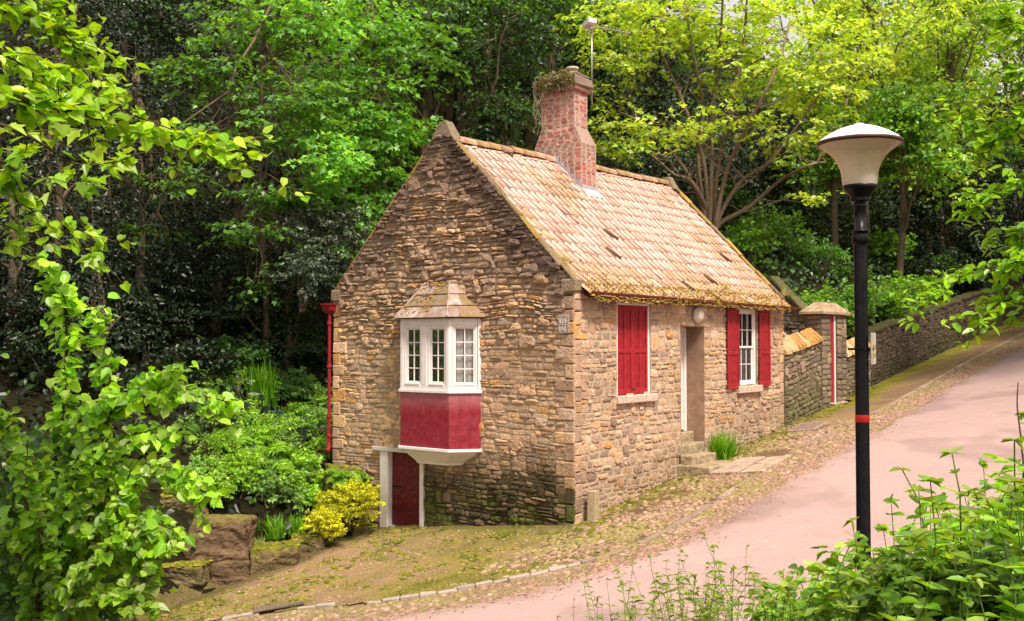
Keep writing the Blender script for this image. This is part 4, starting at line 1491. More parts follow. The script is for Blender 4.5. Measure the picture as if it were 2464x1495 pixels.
tag(mb.build('grass_tufts', M['leaf']), 'short grass and moss growing on the earth apron around the cottage', 'grass', kind='stuff')

# ------------------------------------------------------------------ kerb stones
def place_along(path, s0, s1, step, fn):
    seg = np.linalg.norm(np.diff(path, axis=0), axis=1); cs = np.concatenate([[0], np.cumsum(seg)])
    return cs
seg = np.linalg.norm(np.diff(KS, axis=0), axis=1); cs = np.concatenate([[0], np.cumsum(seg)])
def kpt(s):
    return np.array([np.interp(s, cs, KS[:, 0]), np.interp(s, cs, KS[:, 1])])
kb = []
for i in range(4):
    mb = MB(); l = .5
    fbox(mb, WORLD, -l / 2, l / 2, -.055, .055, -.12, .0, .018, (1, 1, 1), 0, .007)
    kb.append(mb)
s = float(np.interp(-5.75, KS[:, 0], cs)); i = 0
while i < 78:
    a = kpt(s)
    L_ = a[0]
    l = rng.uniform(.24, .36) if L_ < -2.2 else rng.uniform(.55, 1.0)
    b = kpt(s + l)
    if L_ > 30: break
    skip = (L_ < -4.6 and rng.random() < .4)
    if not skip:
        pa, pb = along([(a[0], a[1], 0), (b[0], b[1], 0)])
        pa[2] = tz(pa[0], pa[1]); pb[2] = tz(pb[0], pb[1])
        d = pb - pa; m = (pa + pb) / 2
        wd = .055 if L_ < -2.2 else .065
        top = rng.uniform(.02, .05) if L_ < -2.2 else .014
        pale = L_ < -2.4
        mb = MB()
        c = (np.array((.38, .31, .25)) if pale else np.array((.33, .245, .18))) * rng.uniform(.85, 1.12)
        if rng.random() < .3 and not pale: c = c * np.array((.85, .9, .6))
        A3 = d / np.linalg.norm(d)
        S3 = np.cross([0, 0, 1.], A3); S3 /= np.linalg.norm(S3); U3 = np.cross(A3, S3)
        hl = np.linalg.norm(d) / 2 - .006
        Q = cbox_pts(-hl, hl, -wd, wd, -.10, top, .015) + rng.normal(0, .006, (8, 3)).repeat(3, 0)
        mb.add(m + Q[:, :1] * A3 + Q[:, 1:2] * S3 + Q[:, 2:3] * U3, CBF, c)
        o = mb.build('kerb_stone', M['cobble'], None, loc=m)
        if pale: tag(o, 'short pale kerb stone in the broken row at the bend of the lane', 'kerb stone', 'pale kerb stones at the bend')
        else: tag(o, 'long flat tan kerb stone in the line between the cobbles and the lane', 'kerb stone', 'flat kerb stones up the lane')
    s += l; i += 1

def slab(name, label, pts, th, col, mat_='rock', lift=.0, cat='paving slab', group=None):
    """pts in (L,t)"""
    P = along([(a, b, 0) for a, b in pts]); z = terrain(P[:, 0], P[:, 1])
    V = []
    for q in (0, 1, 2):
        sc = .985 if q == 2 else 1
        c = P.mean(0)
        for p, zz in zip(P, z):
            V.append((c[0] + (p[0] - c[0]) * sc, c[1] + (p[1] - c[1]) * sc, zz + (-.08, th - .012, th)[q] + lift))
    mb = MB(); mb.add(V, [(j, (j + 1) % 4, 4 + (j + 1) % 4, 4 + j) for j in range(4)] + [(4 + j, 4 + (j + 1) % 4, 8 + (j + 1) % 4, 8 + j) for j in range(4)] + [(8, 9, 10, 11)], col)
    return tag(mb.build(name, M[mat_], None, loc=P.mean(0)), label, cat, group)
slab('flagstone', 'large smooth grey flagstone at the foot of the door steps', [(3.92, -.80), (3.92, -1.45), (5.45, -1.40), (5.40, -.80)], .07, (.46, .34, .25))
slab('flagstone', 'worn flagstone between the large doorstep slab and the kerb', [(4.05, -1.47), (4.1, -1.98), (5.6, -1.93), (5.50, -1.43)], .04, (.45, .34, .24))
sl = slab('drain_cover', 'ribbed grey drain cover set in the cobbles near the far corner of the cottage', [(8.75, -.45), (8.75, -1.2), (9.85, -1.15), (9.85, -.42)], .05, (.40, .29, .23), 'stone', cat='drain cover')
mb = MB()
for i in range(6):
    a = 8.85 + i * .165
    P = along([(a, -.5, 0), (a + .1, -.5, 0), (a + .1, -1.12, 0), (a, -1.12, 0)]); P[:, 2] = terrain(P[:, 0], P[:, 1]) + .056
    mb.add(P, [(0, 1, 2, 3)], (.30, .21, .17))
mb.build('ribs', M['stone'], sl, loc=np.array(sl.location))

# stone stump post at the cottage corner
pz = tz(*lt2w(.22, -.28))
mb = MB(); fbox(mb, WORLD, -.105, .105, -.085, .085, -.2, .58, .012, (.42, .33, .20), 0, .006)
o = mb.build('stone_post', M['wood'], None); o.location = hw(.30, -.22, pz); o.rotation_euler = (.02, .015, HR + .1)
tag(o, 'short square weathered post standing against the near corner of the cottage', 'post')

# plank by the roadside bottom left
p = on_ground(672, 1468)
mb = MB(); fbox(mb, WORLD, -.42, .42, -.07, .06, -.02, .045, .012, (.16, .12, .09), 0, .012)
o = mb.build('timber_plank', M['wood'], None); o.location = p + np.array([0, 0, .05]); o.rotation_euler = (0, -.15, .03)
tag(o, 'dark weathered timber plank lying at the edge of the lane near the bend', 'plank')

# tactile drain strip in the road surface: thin ruts
# ------------------------------------------------------------------ garden wall, gateway, lane wall
def col_wall(a, z, r):
    c = stone_cols(a, z, r, ((.24, .18, .12), (.30, .22, .15), (.20, .155, .11), (.17, .135, .09), (.26, .21, .12)))
    c = blend(c, (.10, .12, .03), (1 - sstep(.2, .7, z + (fbm(a, z, 14, .6) - .5))) * .55)
    n = fbm(a, z, 3, 1.5)
    return c * (.75 + .5 * n)[:, None]

WFR = Fr((0, 0, 0), (1, 0, 0), (0, -1, 0))
SH = .13
def lane_wall(name, label, La, Lb, h0, h1, tf, th, cope, parent_loc, group=None, dark=1.0):
    loc = hw(La, tf, 0)
    e = empty(name, loc, label, 'wall', rz=HR, group=group)
    fr = Fr((-La, 0, 0), (1, 0, 0), (0, -1, 0))
    k = (h1 - h0) / (Lb - La)
    mb = MB()
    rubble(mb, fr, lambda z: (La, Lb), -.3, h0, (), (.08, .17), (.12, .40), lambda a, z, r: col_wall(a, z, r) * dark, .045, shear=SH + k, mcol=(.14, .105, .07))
    # back and ends, plain
    V = fr([(La, -th, -.3 + SH * La), (Lb, -th, -.3 + SH * Lb), (Lb, -th, h0 + (SH + k) * Lb), (La, -th, h0 + (SH + k) * La), (La, 0, -.3 + SH * La), (Lb, 0, -.3 + SH * Lb), (Lb, 0, h0 + (SH + k) * Lb), (La, 0, h0 + (SH + k) * La)])
    mb.add(V, [(0, 1, 2, 3), (0, 3, 7, 4), (1, 5, 6, 2), (3, 2, 6, 7)], (.16, .12, .08), 1)
    mb.build('wall_face', [M['stone'], M['mortar']], e)
    mb = MB()
    a = La
    while a < Lb - .02:
        l = min(rng.uniform(.20, .34) if cope == 'bright' else rng.uniform(.3, .6), Lb - a)
        zt = h0 + (SH + k) * (a + l / 2)
        if cope == 'bright':
            c = np.array([(.50, .34, .17), (.46, .25, .08), (.54, .41, .25), (.42, .23, .07), (.48, .37, .20)])[rng.integers(0, 5)]
            P = np.array([(a + .01, -th - .06, zt), (a + l, -th - .06, zt), (a + l, .09, zt), (a + .01, .09, zt),
                          (a + .01, -th * .5 - .06, zt + .40), (a + l, -th * .5 - .06, zt + .40), (a + l, .07, zt + .09), (a + .01, .07, zt + .09)])
            P[:, 2] += SH * (P[:, 0] - a - l / 2)
            P += rng.normal(0, .012, P.shape)
            mb.add(fr(P), [(0, 1, 2, 3), (7, 6, 5, 4), (0, 4, 5, 1), (1, 5, 6, 2), (2, 6, 7, 3), (3, 7, 4, 0)], c)
        else:
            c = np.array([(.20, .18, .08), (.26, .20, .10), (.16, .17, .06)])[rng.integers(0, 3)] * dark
            P = cbox_pts(a + .008, a + l - .008, -th - .03, .05, 0, .12, .02) + rng.normal(0, .01, (8, 3)).repeat(3, 0)
            P[:, 2] += zt + SH * (P[:, 0] - a - l / 2)
            mb.add(fr(P), CBF, c)
        a += l
    mb.build('coping', M['stone'], e)
    return e
# heights above z = SH*L + h
lane_wall('garden_wall', 'low rubble garden wall with bright orange sloping coping between the cottage and the gateway', 9.68, 12.16, 1.62, 1.69, -.02, .40, 'bright', None)
lane_wall('garden_wall', 'short rubble wall with orange coping just uphill of the gateway', 14.16, 16.3, 1.50, 1.46, .02, .40, 'bright', None)
lane_wall('lane_wall', 'long mossy rubble wall running uphill along the lane into the shade', 16.31, 56, 1.58, 1.7, .04, .45, 'moss', None, dark=.42)  # dark factor puts tree shade into the mossy stone colours

ge = empty('stone_gateway', hw(11.9, -.05, 0), 'stone gateway with a heavy capstone over a narrow red door in the garden wall', 'gateway', rz=HR)
fr = Fr((-11.9, 0, 0), (1, 0, 0), (0, -1, 0))
def pier(name, La, Lb, z1, th=.5):
    mb = MB()
    rubble(mb, Fr((-11.9, 0, 0), (1, 0, 0), (0, -1, 0)), lambda z: (La, Lb), .9, z1, (), (.13, .2), (.3, .6), lambda a, z, r: col_wall(a, z - 1.2, r) * 1.15, .03, mcol=(.14, .105, .07))
    rubble(mb, Fr((La - 11.9, 0, 0), (0, 1, 0), (-1, 0, 0)), lambda z: (0, th), .9, z1, (), (.13, .2), (.3, .6), lambda a, z, r: col_wall(a, z - 1.2, r), .03, mcol=(.14, .105, .07))
    rubble(mb, Fr((Lb - 11.9, 0, 0), (0, 1, 0), (1, 0, 0)), lambda z: (0, th), .9, z1, (), (.13, .2), (.3, .6), lambda a, z, r: col_wall(a, z - 1.2, r), .03, mcol=(.14, .105, .07))
    mb.build(name, [M['stone'], M['mortar']], ge)
pier('pier', 12.17, 12.85, 4.30); pier('pier', 13.31, 14.10, 4.30)
mb = MB()
V = fr([(12.02, -.60, 4.31), (14.22, -.60, 4.31), (14.22, .10, 4.31), (12.02, .10, 4.31),
        (12.02, -.60, 4.38), (14.22, -.60, 4.38), (14.22, .10, 4.38), (12.02, .10, 4.38), (12.5, -.34, 4.66), (13.7, -.34, 4.66), (13.7, -.16, 4.66), (12.5, -.16, 4.66)])
mb.add(V, [(0, 1, 2, 3), (0, 4, 5, 1), (1, 5, 6, 2), (2, 6, 7, 3), (3, 7, 4, 0), (4, 8, 9, 5), (5, 9, 10, 6), (6, 10, 11, 7), (7, 11, 8, 4), (8, 11, 10, 9)], (.44, .33, .23))
mb.build('capstone', M['slate'], ge)
mb = MB()
fbox(mb, fr, 12.86, 13.20, -.10, -.04, 1.78, 4.29, .005, RED)
gd = mb.build('gate_door', M['redpaint'], ge)
mb = MB()
fbox(mb, fr, 13.205, 13.29, -.10, -.02, 1.75, 4.28, .006, WHT)
mb.build('white_frame', M['white'], ge)
mb = MB()
fbox(mb, fr, 12.7, 13.8, -.5, .18, 1.5, 1.76, .02, (.42, .34, .25), 0, .008)
mb.build('threshold', M['rock'], ge)

# stepped retaining wall coming down the hillside to the gateway, and lean-to
re = empty('retaining_wall', hw(13.3, .75, 0), 'dark stone retaining wall sloping down the bank behind the gateway', 'wall', rz=HR)
mb = MB()
rubble(mb, Fr((0, 0, 0), (0, 1, 0), (-1, 0, 0)), lambda z: (max(.02, (z - 4.2) * 1.0), 1.2), 1.2, 5.4, (), (.1, .2), (.2, .5), lambda a, z, r: col_wall(a, z - 2, r) * 1.0, .04, mcol=(.14, .105, .07))
mb.build('wall_face', [M['stone'], M['mortar']], re)
mb = MB()
for i in range(2):
    t0 = i * .6; z0 = 4.22 + t0
    P = cbox_pts(-.12, .45, t0, t0 + .6, 0, .13, .02); P[:, 2] += z0 + (P[:, 1] - t0) * 1.0
    P += rng.normal(0, .012, (8, 3)).repeat(3, 0)
    mb.add(P, CBF, np.array([(.13, .12, .05), (.10, .10, .04), (.16, .13, .06)])[i % 3])
mb.build('coping', M['stone'], re)
oe = empty('lean_to', hw(9.9, .9, 0), 'small stone outhouse with a tiled roof and pale verge behind the garden wall', 'outhouse', rz=HR)
mb = MB()
rubble(mb, Fr((0, 0, 0), (1, 0, 0), (0, -1, 0)), lambda z: (0, min(2.0, (4.35 - z) / .42)), 1.0, 4.3, (), (.09, .16), (.2, .4), lambda a, z, r: stone_cols(a, z, r) * .9, .03, mcol=(.3, .24, .17))
mb.build('wall_face', [M['stone'], M['mortar']], oe)
mb = MB()
for i in range(7):
    x0 = -.05 + i * .31
    P = cbox_pts(x0, x0 + .33, -.06, 2.6, 0, .07, .01); P[:, 2] += 4.40 - .42 * P[:, 0] + rng.normal(0, .004)
    mb.add(P, CBF, np.array([(.55, .33, .16), (.5, .28, .12), (.6, .4, .22)])[i % 3])
mb.build('roof', M['tile'], oe)
mb = MB()
P = cbox_pts(-.1, 2.15, -.12, -.062, -.04, .075, .01); P[:, 2] += 4.41 - .42 * P[:, 0]; mb.add(P, CBF, (.62, .54, .47))
mb.build('verge', M['white'], oe)

# ------------------------------------------------------------------ street lamp
LX = at(2074, 1000, 9.9)
lx, ly = LX[0], LX[1]
def zat(py): return at(2074, py, 9.9)[2]
lz = tz(lx, ly)
le = empty('street_lamp', (lx, ly, lz), 'tall black street lamp with flared opal lantern, domed hat and red band on its column', 'street lamp')
ORG = np.array([lx, ly, lz])
cen = (lx, ly, 0)
mb = MB(); BK_ = (.008, .007, .008)
lathe(mb, [(.09, lz - .2), (.09, lz + .9), (.085, lz + .95), (.066, lz + 1.0), (.063, zat(600)), (.064, zat(578))], cen, BK_, 28)
lathe(mb, [(.064, zat(590)), (.078, zat(588)), (.078, zat(570)), (.072, zat(566)), (.072, zat(560)), (.085, zat(559)), (.085, zat(555)), (.055, zat(553)), (.055, zat(500)), (.062, zat(498)), (.062, zat(494)), (.055, zat(492)), (.055, zat(486))], cen, BK_, 28)
mb.build('column', M['black'], le, True, loc=ORG)
mb = MB(); lathe(mb, [(.058, zat(488)), (.085, zat(486)), (.092, zat(482)), (.085, zat(478)), (.09, zat(474)), (.15, zat(455)), (.165, zat(447)), (.15, zat(447))], cen, BK_, 32)
mb.build('lantern_collar', M['black'], le, True, loc=ORG)
mb = MB()
prof = [(.155, 449), (.160, 446), (.165, 430), (.175, 412), (.20, 394), (.24, 378), (.295, 364), (.355, 354), (.383, 349)]
lathe(mb, [(r, zat(y)) for r, y in prof], cen, (.9, .82, .74), 48)
lan = mb.build('lantern_glass', M['opal'], le, True, loc=ORG)
mb = MB(); lathe(mb, [(.012, zat(447)), (.012, zat(352))], cen, (.2, .16, .13), 8)
tube(mb, [(lx + .01, ly - .0, zat(447)), (lx + .02, ly, zat(400)), (lx + .05, ly, zat(380)), (lx + .05, ly, zat(352))], .012, (.25, .2, .17), 6)
mb.build('lamp_rod', M['black'], lan, True, loc=ORG)
mb = MB(); lathe(mb, [(.38, zat(351)), (.398, zat(350)), (.405, zat(346)), (.400, zat(342)), (.385, zat(341))], cen, (.10, .05, .035), 48)
mb.build('rim', M['black'], le, True, loc=ORG)
mb = MB(); lathe(mb, [(.392, zat(341.5)), (.36, zat(334)), (.29, zat(323)), (.20, zat(312)), (.12, zat(305.5)), (.05, zat(302)), (.048, zat(299)), (.03, zat(297.5)), (.0, zat(297))], cen, (.82, .77, .75), 48)
mb.build('lantern_hat', M['white'], le, True, loc=ORG)
mb = MB(); lathe(mb, [(.0655, zat(1016)), (.0665, zat(1015.5)), (.0665, zat(998.5)), (.0655, zat(998))], cen, (.75, .02, .015), 28)
mb.build('red_band', M['redpaint'], le, True, loc=ORG)
# sign fixed behind the column, seen edge-on
vd = np.array([lx, ly]) / np.hypot(lx, ly); pv = np.array([vd[1], -vd[0]])
se = empty('street_sign', (lx, ly, zat(840)), 'narrow pale sign plate seen edge-on, strapped behind the black lamp column', 'sign')
mb = MB()
th = radians(5)
ax = np.array([vd[0] * cos(th) + pv[0] * sin(th), vd[1] * cos(th) + pv[1] * sin(th), 0]); nx_ = np.array([ax[1], -ax[0], 0])
sf = Fr(np.array([pv[0] * .085, pv[1] * .085, 0]), ax, nx_)
fbox(mb, sf, -.05, .36, .0, .018, -.15, .155, .003, (.72, .66, .50))
mb.build('plate', M['sign'], se)
mb = MB()
for zz in (-.08, .0): fbox(mb, sf, .0, .3, .0185, .021, zz, zz + .04, .0005, (.7, .35, .05))
mb.build('plate_stripes', M['sign'], se)
mb = MB()
lathe(mb, [(.066, -.012), (.070, -.010), (.070, .010), (.066, .012)], (0, 0, 0), BK_, 20)
sv = Fr((0, 0, 0), (pv[0], pv[1], 0), (vd[0], vd[1], 0))
fbox(mb, sv, -.125, -.06, -.012, .012, -.012, .010, .002, BK_)
fbox(mb, sv, .06, .11, -.02, .02, -.018, .014, .002, BK_)
mb.build('strap', M['black'], se)
# ------------------------------------------------------------------ vegetation
def lobe(px, py, Y, rx, ry, rz, n, tone=1.0):
    p = at(px, py, Y)
    return (p[0], p[1], p[2], rx, ry, rz, n, tone)

def foot(px, Y):
    """ground point below an image column at depth Y"""
    r = ray(px, 747)
    x = r[0] / r[1] * Y
    return np.array([x, Y, tz(x, Y) - .15])

YG = [(.36, .50, .04), (.40, .54, .06), (.25, .44, .04), (.46, .54, .09)]          # yellow-green, lightened to paint in a hazy glow
MG = [(.11, .27, .03), (.15, .32, .035), (.085, .22, .03), (.20, .36, .04)]           # mid green
DG = [(.035, .085, .022), (.05, .11, .03), (.03, .07, .02), (.06, .12, .025)]         # dark green
EV = [(.014, .030, .012), (.020, .040, .015), (.012, .024, .010), (.03, .045, .02)]   # evergreen, with the wood's deep shade put into the colour
OL = [(.32, .50, .06), (.42, .56, .09), (.25, .42, .04), (.52, .58, .17)]  # lightened greens, hazy glow painted into the leaves

# dark wood floor growth covering the hillside: uncountable
def hillside_cover():
    mb = MB()
    n = 110000
    x = rng.uniform(-34, 40, n); y = rng.uniform(17, 62, n)
    L, t = w2lt(x, y)
    d = (x - TA[0]) * TN[0] + (y - TA[1]) * TN[1]
    ok = ((t > 7.4) | ((L > 13.1) & (t > .6)) | ((L < -.5) & (d > .15)) | ((L > 9.9) & (t > 4))) & (t < 34)
    ok &= ~((L < 0) & (d < 3.0) & (y > 19) & (x > -9.5) & (rng.random(n) < .75))
    ok &= ~((L > -.3) & (L < GL + .2) & (t > -.1) & (t < GW + .2))
    x, y, L, t = x[ok], y[ok], L[ok], t[ok]
    k = len(x)
    hgt = rng.random(k) ** 1.5 * (.25 + .75 * fbm(x, y, 44, 1.8)) * 1.3
    P = np.stack([x, y, terrain(x, y) + hgt], 1)
    bright = sstep(9, 14, L) * (1 - sstep(22, 32, L))
    c = pick(EV + DG[:1], k)
    cb = pick(MG + DG, k)
    m = (rng.random(k) < (.12 + .7 * bright * (fbm(x, y, 45, 2.2) > .42)))
    c[m] = cb[m]
    put_leaves(mb, P, unit(k) * .7 + np.array([-.1, -.5, .75]), unit(k) + np.array([0, -.3, -.3]), rng.uniform(.10, .24, k), c, 'simple')
    tag(mb.build('undergrowth', M['leaf']), 'dark leafy undergrowth and ivy covering the wooded hillside', 'undergrowth', kind='stuff')
hillside_cover()

# ---- evergreen mass on the far left, deep shade
def evergreen(i, px, Y, top, w, label, n=220, cols=EV, kind='oval', size=.11, base_lobe=True, tone=1.0, group=None):
    b = foot(px, Y)
    zt = at(px, top, Y)[2]
    H = zt - b[2]
    lbs = []
    nl = 6
    for k in range(nl):
        f = (k + .5) / nl
        r = w * (1.0 - .55 * f) * rng.uniform(.85, 1.15)
        lbs.append((b[0] + rng.normal(0, w * .25), b[1] + rng.normal(0, w * .2), b[2] + .6 + H * f * .95, r, r, H / nl * .95, n / nl * (1.2 - .4 * f), tone * rng.uniform(.75, 1.3)))
    return tree('evergreen_tree', label, 'tree', [b, b + [.1, 0, H * .4], b + [-.1, .1, H * .85]], lbs, kind, size, cols, group, per=24, slen=.7, width=.2,
                rad=.14, mat='darkleaf', twigs=.08, up=.4, out=.5, jit=.6, shell=.35)
evergreen(0, 20, 24.5, 260, 2.6, 'black-green evergreen at the left edge of the photo', 260)
evergreen(1, 130, 25.5, -60, 2.6, 'tall dark evergreen behind the maple branch at upper left', 300)
evergreen(2, 330, 27.5, 60, 2.4, 'tall dark evergreen left of the pale green sycamore sprays', 300)
evergreen(3, 240, 25.5, 600, 2.2, 'low dark holly behind the hazel bush', 200, tone=1.2)
evergreen(4, 520, 29.0, 560, 2.1, 'dark shaded evergreen under the sycamore, left of the cottage', 240)
evergreen(5, 690, 28.8, 640, 1.8, 'dark glossy evergreen between the sycamore and the red downpipe', 220, tone=1.4)
evergreen(6, 560, 31, 60, 3.0, 'large dark evergreen high behind the sycamore left of the cottage', 300)

# holly with pale glossy leaves behind the gable
def bush(name, label, cat, c, r, n, kind, size, cols, mat='leaf', group=None, per=14, slen=.35, stem=True, tone=1.0, up=.55, jit=.55, width=.12, lobes=6, bark=(.14, .10, .06)):
    c = np.array(c, float); r = np.array(r, float)
    e = empty(name, (c[0], c[1], c[2] - r[2] * .95), label, cat, group=group)
    org = np.array([c[0], c[1], c[2] - r[2] * .95])
    f = MB(); w = MB()
    for k in range(lobes):
        d = unit(1)[0]; d[2] = abs(d[2]) * .9 - .2
        lc = c + d * r * .5
        q = rng.uniform(.45, .7)
        P, dd = crown_pts((*lc, *(r * q)), int(n / lobes), .4)
        P[:, 2] = np.maximum(P[:, 2], org[2] + .03)
        D = dd + np.array([0, 0, .25])
        sprays(f, P - D * slen * .4, D, slen, per, size, cols, kind, width, up, .6, jit, tone * rng.uniform(.75, 1.25) * rng.normal(1, .15, len(P)).clip(.6, 1.5))
        tube(w, wobble(org + rng.normal(0, .05, 3) * [1, 1, 0], lc, 6, .2), np.linspace(.025, .008, 6), bark, 5, cap=False)
        for j in range(5):
            tube(w, wobble(lc, P[j % len(P)], 4, .2), np.linspace(.008, .003, 4), bark, 4, cap=False)
    w.build('stems', M['bark'], e, True, loc=org)
    f.build('foliage', M[mat], e, loc=org)
    return e
bush('holly', 'grey-green glossy holly just left of the gable slope', 'shrub', at(800, 560, 27), (1.5, 1.2, 1.7), 190, 'oval', .10, [(.09, .12, .07), (.14, .17, .11), (.06, .09, .05)], 'darkleaf', per=22)
bush('holly', 'grey-green glossy holly lower down beside the cottage eaves', 'shrub', at(725, 660, 25.8), (1.1, 1.0, 1.0), 130, 'oval', .09, [(.07, .10, .06), (.11, .14, .09), (.05, .08, .04)], 'darkleaf', per=22)

# ---- sycamore sprays left of the cottage (layered)
b = foot(640, 28.5)
T0 = [b, at(640, 700, 28.3), at(625, 400, 28.2), at(635, 100, 28), at(650, -120, 28)]
tree('sycamore_tree', 'sycamore with layered pale green sprays left of the cottage gable', 'tree', T0,
     [lobe(640, 60, 27.7, 2.1, 1.4, 1.0, 60, 1.25), lobe(760, 40, 27.4, 1.4, 1.2, .8, 45, 1.6), lobe(520, 190, 26.8, 1.7, 1.1, .8, 42, .85), lobe(430, 140, 26.7, .9, .9, .5, 16, .8),
      lobe(700, 250, 26.7, 1.7, 1.2, .8, 60, 1.0), lobe(560, 330, 26.2, 1.6, 1.0, .6, 44, .85), lobe(790, 370, 26.5, 1.1, 1.0, .8, 50, 1.9), lobe(700, 470, 26.5, 1.5, 1.0, .5, 46, .9),  # high tone at the right edge paints in lit highlights
      lobe(420, 430, 25.8, 1.0, .8, .30, 16, .75), lobe(590, 560, 26.1, 1.1, .8, .35, 20, .75), lobe(370, 560, 26.2, .8, .6, .28, 10, .6), lobe(760, 620, 26.7, .9, .8, .6, 26, 1.0), lobe(620, 690, 26.6, .6, .6, .4, 10, .7)],
     'maple', .155, [(.11, .28, .06), (.14, .32, .06), (.09, .23, .05), (.20, .38, .04)], per=15, slen=.75, width=.20, rad=.10, up=.8, out=.55, jit=.33, twigs=.5)
b = foot(900, 30)
tree('sycamore_tree', 'bright green sycamore rising directly behind the gable slope', 'tree', [b, at(905, 400, 30), at(900, 120, 30), at(890, -60, 30)],
     [lobe(860, 250, 29, 1.9, 1.4, 1.3, 75, 1.15), lobe(930, 330, 29, 1.6, 1.2, 1.0, 70, 1.35), lobe(880, 450, 28.5, 1.5, 1.2, 1.0, 70, 1.3), lobe(980, 130, 30, 1.8, 1.5, 1.2, 60, .95), lobe(900, 60, 30.5, 1.6, 1.4, 1.1, 55, 1.5), lobe(790, 180, 29.6, 1.3, 1.2, 1.2, 45, 1.0), lobe(870, 560, 28, 1.0, .9, .7, 40, 1.2)],
     'maple', .17, [(.11, .29, .035), (.16, .35, .035), (.09, .23, .03)], per=14, slen=.8, rad=.11, twigs=.4)

# ---- trees behind the roof, centre
def broadleaf(px, Y, top, spread, label, cols, tone=1.0, n=300, kind='simple', size=.19, lobes=11, bot=None, rad=.16, mat='leaf', per=14, name='broadleaf_tree', slen=.95):
    while True:
        q = ray(px, 747); L_, t_ = w2lt(q[0] / q[1] * Y, Y)
        if L_ < 12.5 or t_ > 1.6: break
        Y += .5
    b = foot(px, Y)
    zt = at(px, top, Y)[2]
    zb = at(px, bot, Y)[2] if bot else b[2] + (zt - b[2]) * .3
    lbs = []
    for k in range(lobes):
        f = rng.random()
        a = rng.uniform(0, 2 * pi)
        rr = spread * sqrt(rng.random()) * (1 - .35 * f)
        q = spread * rng.uniform(.34, .52)
        lbs.append((b[0] + rr * cos(a), b[1] + rr * sin(a) * .7 - .3, zb + (zt - zb) * f, q, q, q * .7, n / lobes, tone * rng.uniform(.75, 1.3)))
    return tree(name, label, 'tree', [b, b + [rng.normal(0, .2), 0, (zt - b[2]) * .5], b + [rng.normal(0, .3), 0, (zt - b[2]) * .92]], lbs, kind, size, cols, None, per=per, slen=slen,
                width=.26, rad=rad, mat=mat, twigs=.25, up=.6, out=.55, jit=.45, shell=.4)
broadleaf(1010, 36, -40, 3.2, 'dark green tree above the gable peak', DG + MG[:1], .95, 420)
broadleaf(1180, 35, 40, 2.8, 'dense dark green tree just left of the chimney', DG, .95, 440, size=.15, per=18)
broadleaf(1130, 41, -80, 3.6, 'tall mid green tree behind the one left of the chimney', MG, .8, 420)
broadleaf(1330, 40, -60, 3.2, 'mid green tree behind the aerial above the chimney', MG, .95, 400)
broadleaf(1290, 33, 420, 2.2, 'low dark bush-like tree behind the chimney base', EV + DG[:1], .9, 240, mat='darkleaf', size=.13, per=20)
broadleaf(1480, 42, 120, 3.0, 'shadowed tree right of the chimney behind the bare stems', EV + DG, 1.0, 330, size=.16, mat='darkleaf')
broadleaf(1850, 44, 330, 3.4, 'very dark shadowed tree behind the multi-stemmed sycamore', EV + DG[:1], .9, 400, size=.16, mat='darkleaf')
broadleaf(1640, 40, 400, 2.6, 'dark bush-like tree beneath the yellow sycamore crown', EV, 1.1, 300, size=.13, mat='darkleaf')
broadleaf(770, 36, -30, 3.0, 'mid green tree high behind the sycamore left of the cottage', MG, .8, 300)

# ---- the multi-stemmed yellow-green sycamore behind the right end of the roof
b = foot(1712, 35)
e = empty('sycamore_tree', b, 'multi-stemmed sycamore with bare grey stems and yellow-green crown behind the roof end', 'tree')
wd = MB(); fl = MB()
stems = [[(1700, 530), (1680, 400), (1690, 260), (1660, 90), (1640, -60)], [(1705, 530), (1690, 380), (1640, 240), (1590, 120), (1560, 0)],
         [(1715, 530), (1730, 380), (1765, 230), (1790, 80), (1800, -60)], [(1722, 530), (1752, 400), (1800, 300), (1860, 180), (1900, 60)],
         [(1708, 530), (1712, 380), (1718, 220), (1735, 60), (1740, -90)], [(1725, 535), (1780, 440), (1850, 390), (1920, 300), (1990, 200)],
         [(1700, 530), (1655, 420), (1600, 350), (1550, 300), (1490, 270)], [(1730, 540), (1800, 500), (1870, 440), (1940, 400), (1985, 390)],
         [(1705, 530), (1665, 440), (1620, 420), (1560, 370), (1500, 340)]]
tips = []
for i, sp in enumerate(stems):
    Y0 = 35 + rng.normal(0, .3)
    P = [b + rng.normal(0, .12, 3)] + [at(x, y, Y0 + j * rng.normal(-.25, .35)) for j, (x, y) in enumerate(sp)]
    sm = smooth_path(P, 6)
    tube(wd, sm, np.linspace(.095, .03, len(sm)), (.25, .18, .12), 7)
    tips.append(sm)
    for k in range(7):
        q = sm[rng.integers(len(sm) // 3, len(sm))]
        tgt = q + np.array([rng.normal(0, 1.2), rng.normal(-.2, .8), rng.uniform(.2, 1.4)])
        tube(wd, wobble(q, tgt, 6, .3), np.linspace(.028, .008, 6), (.25, .18, .12), 5, cap=False)
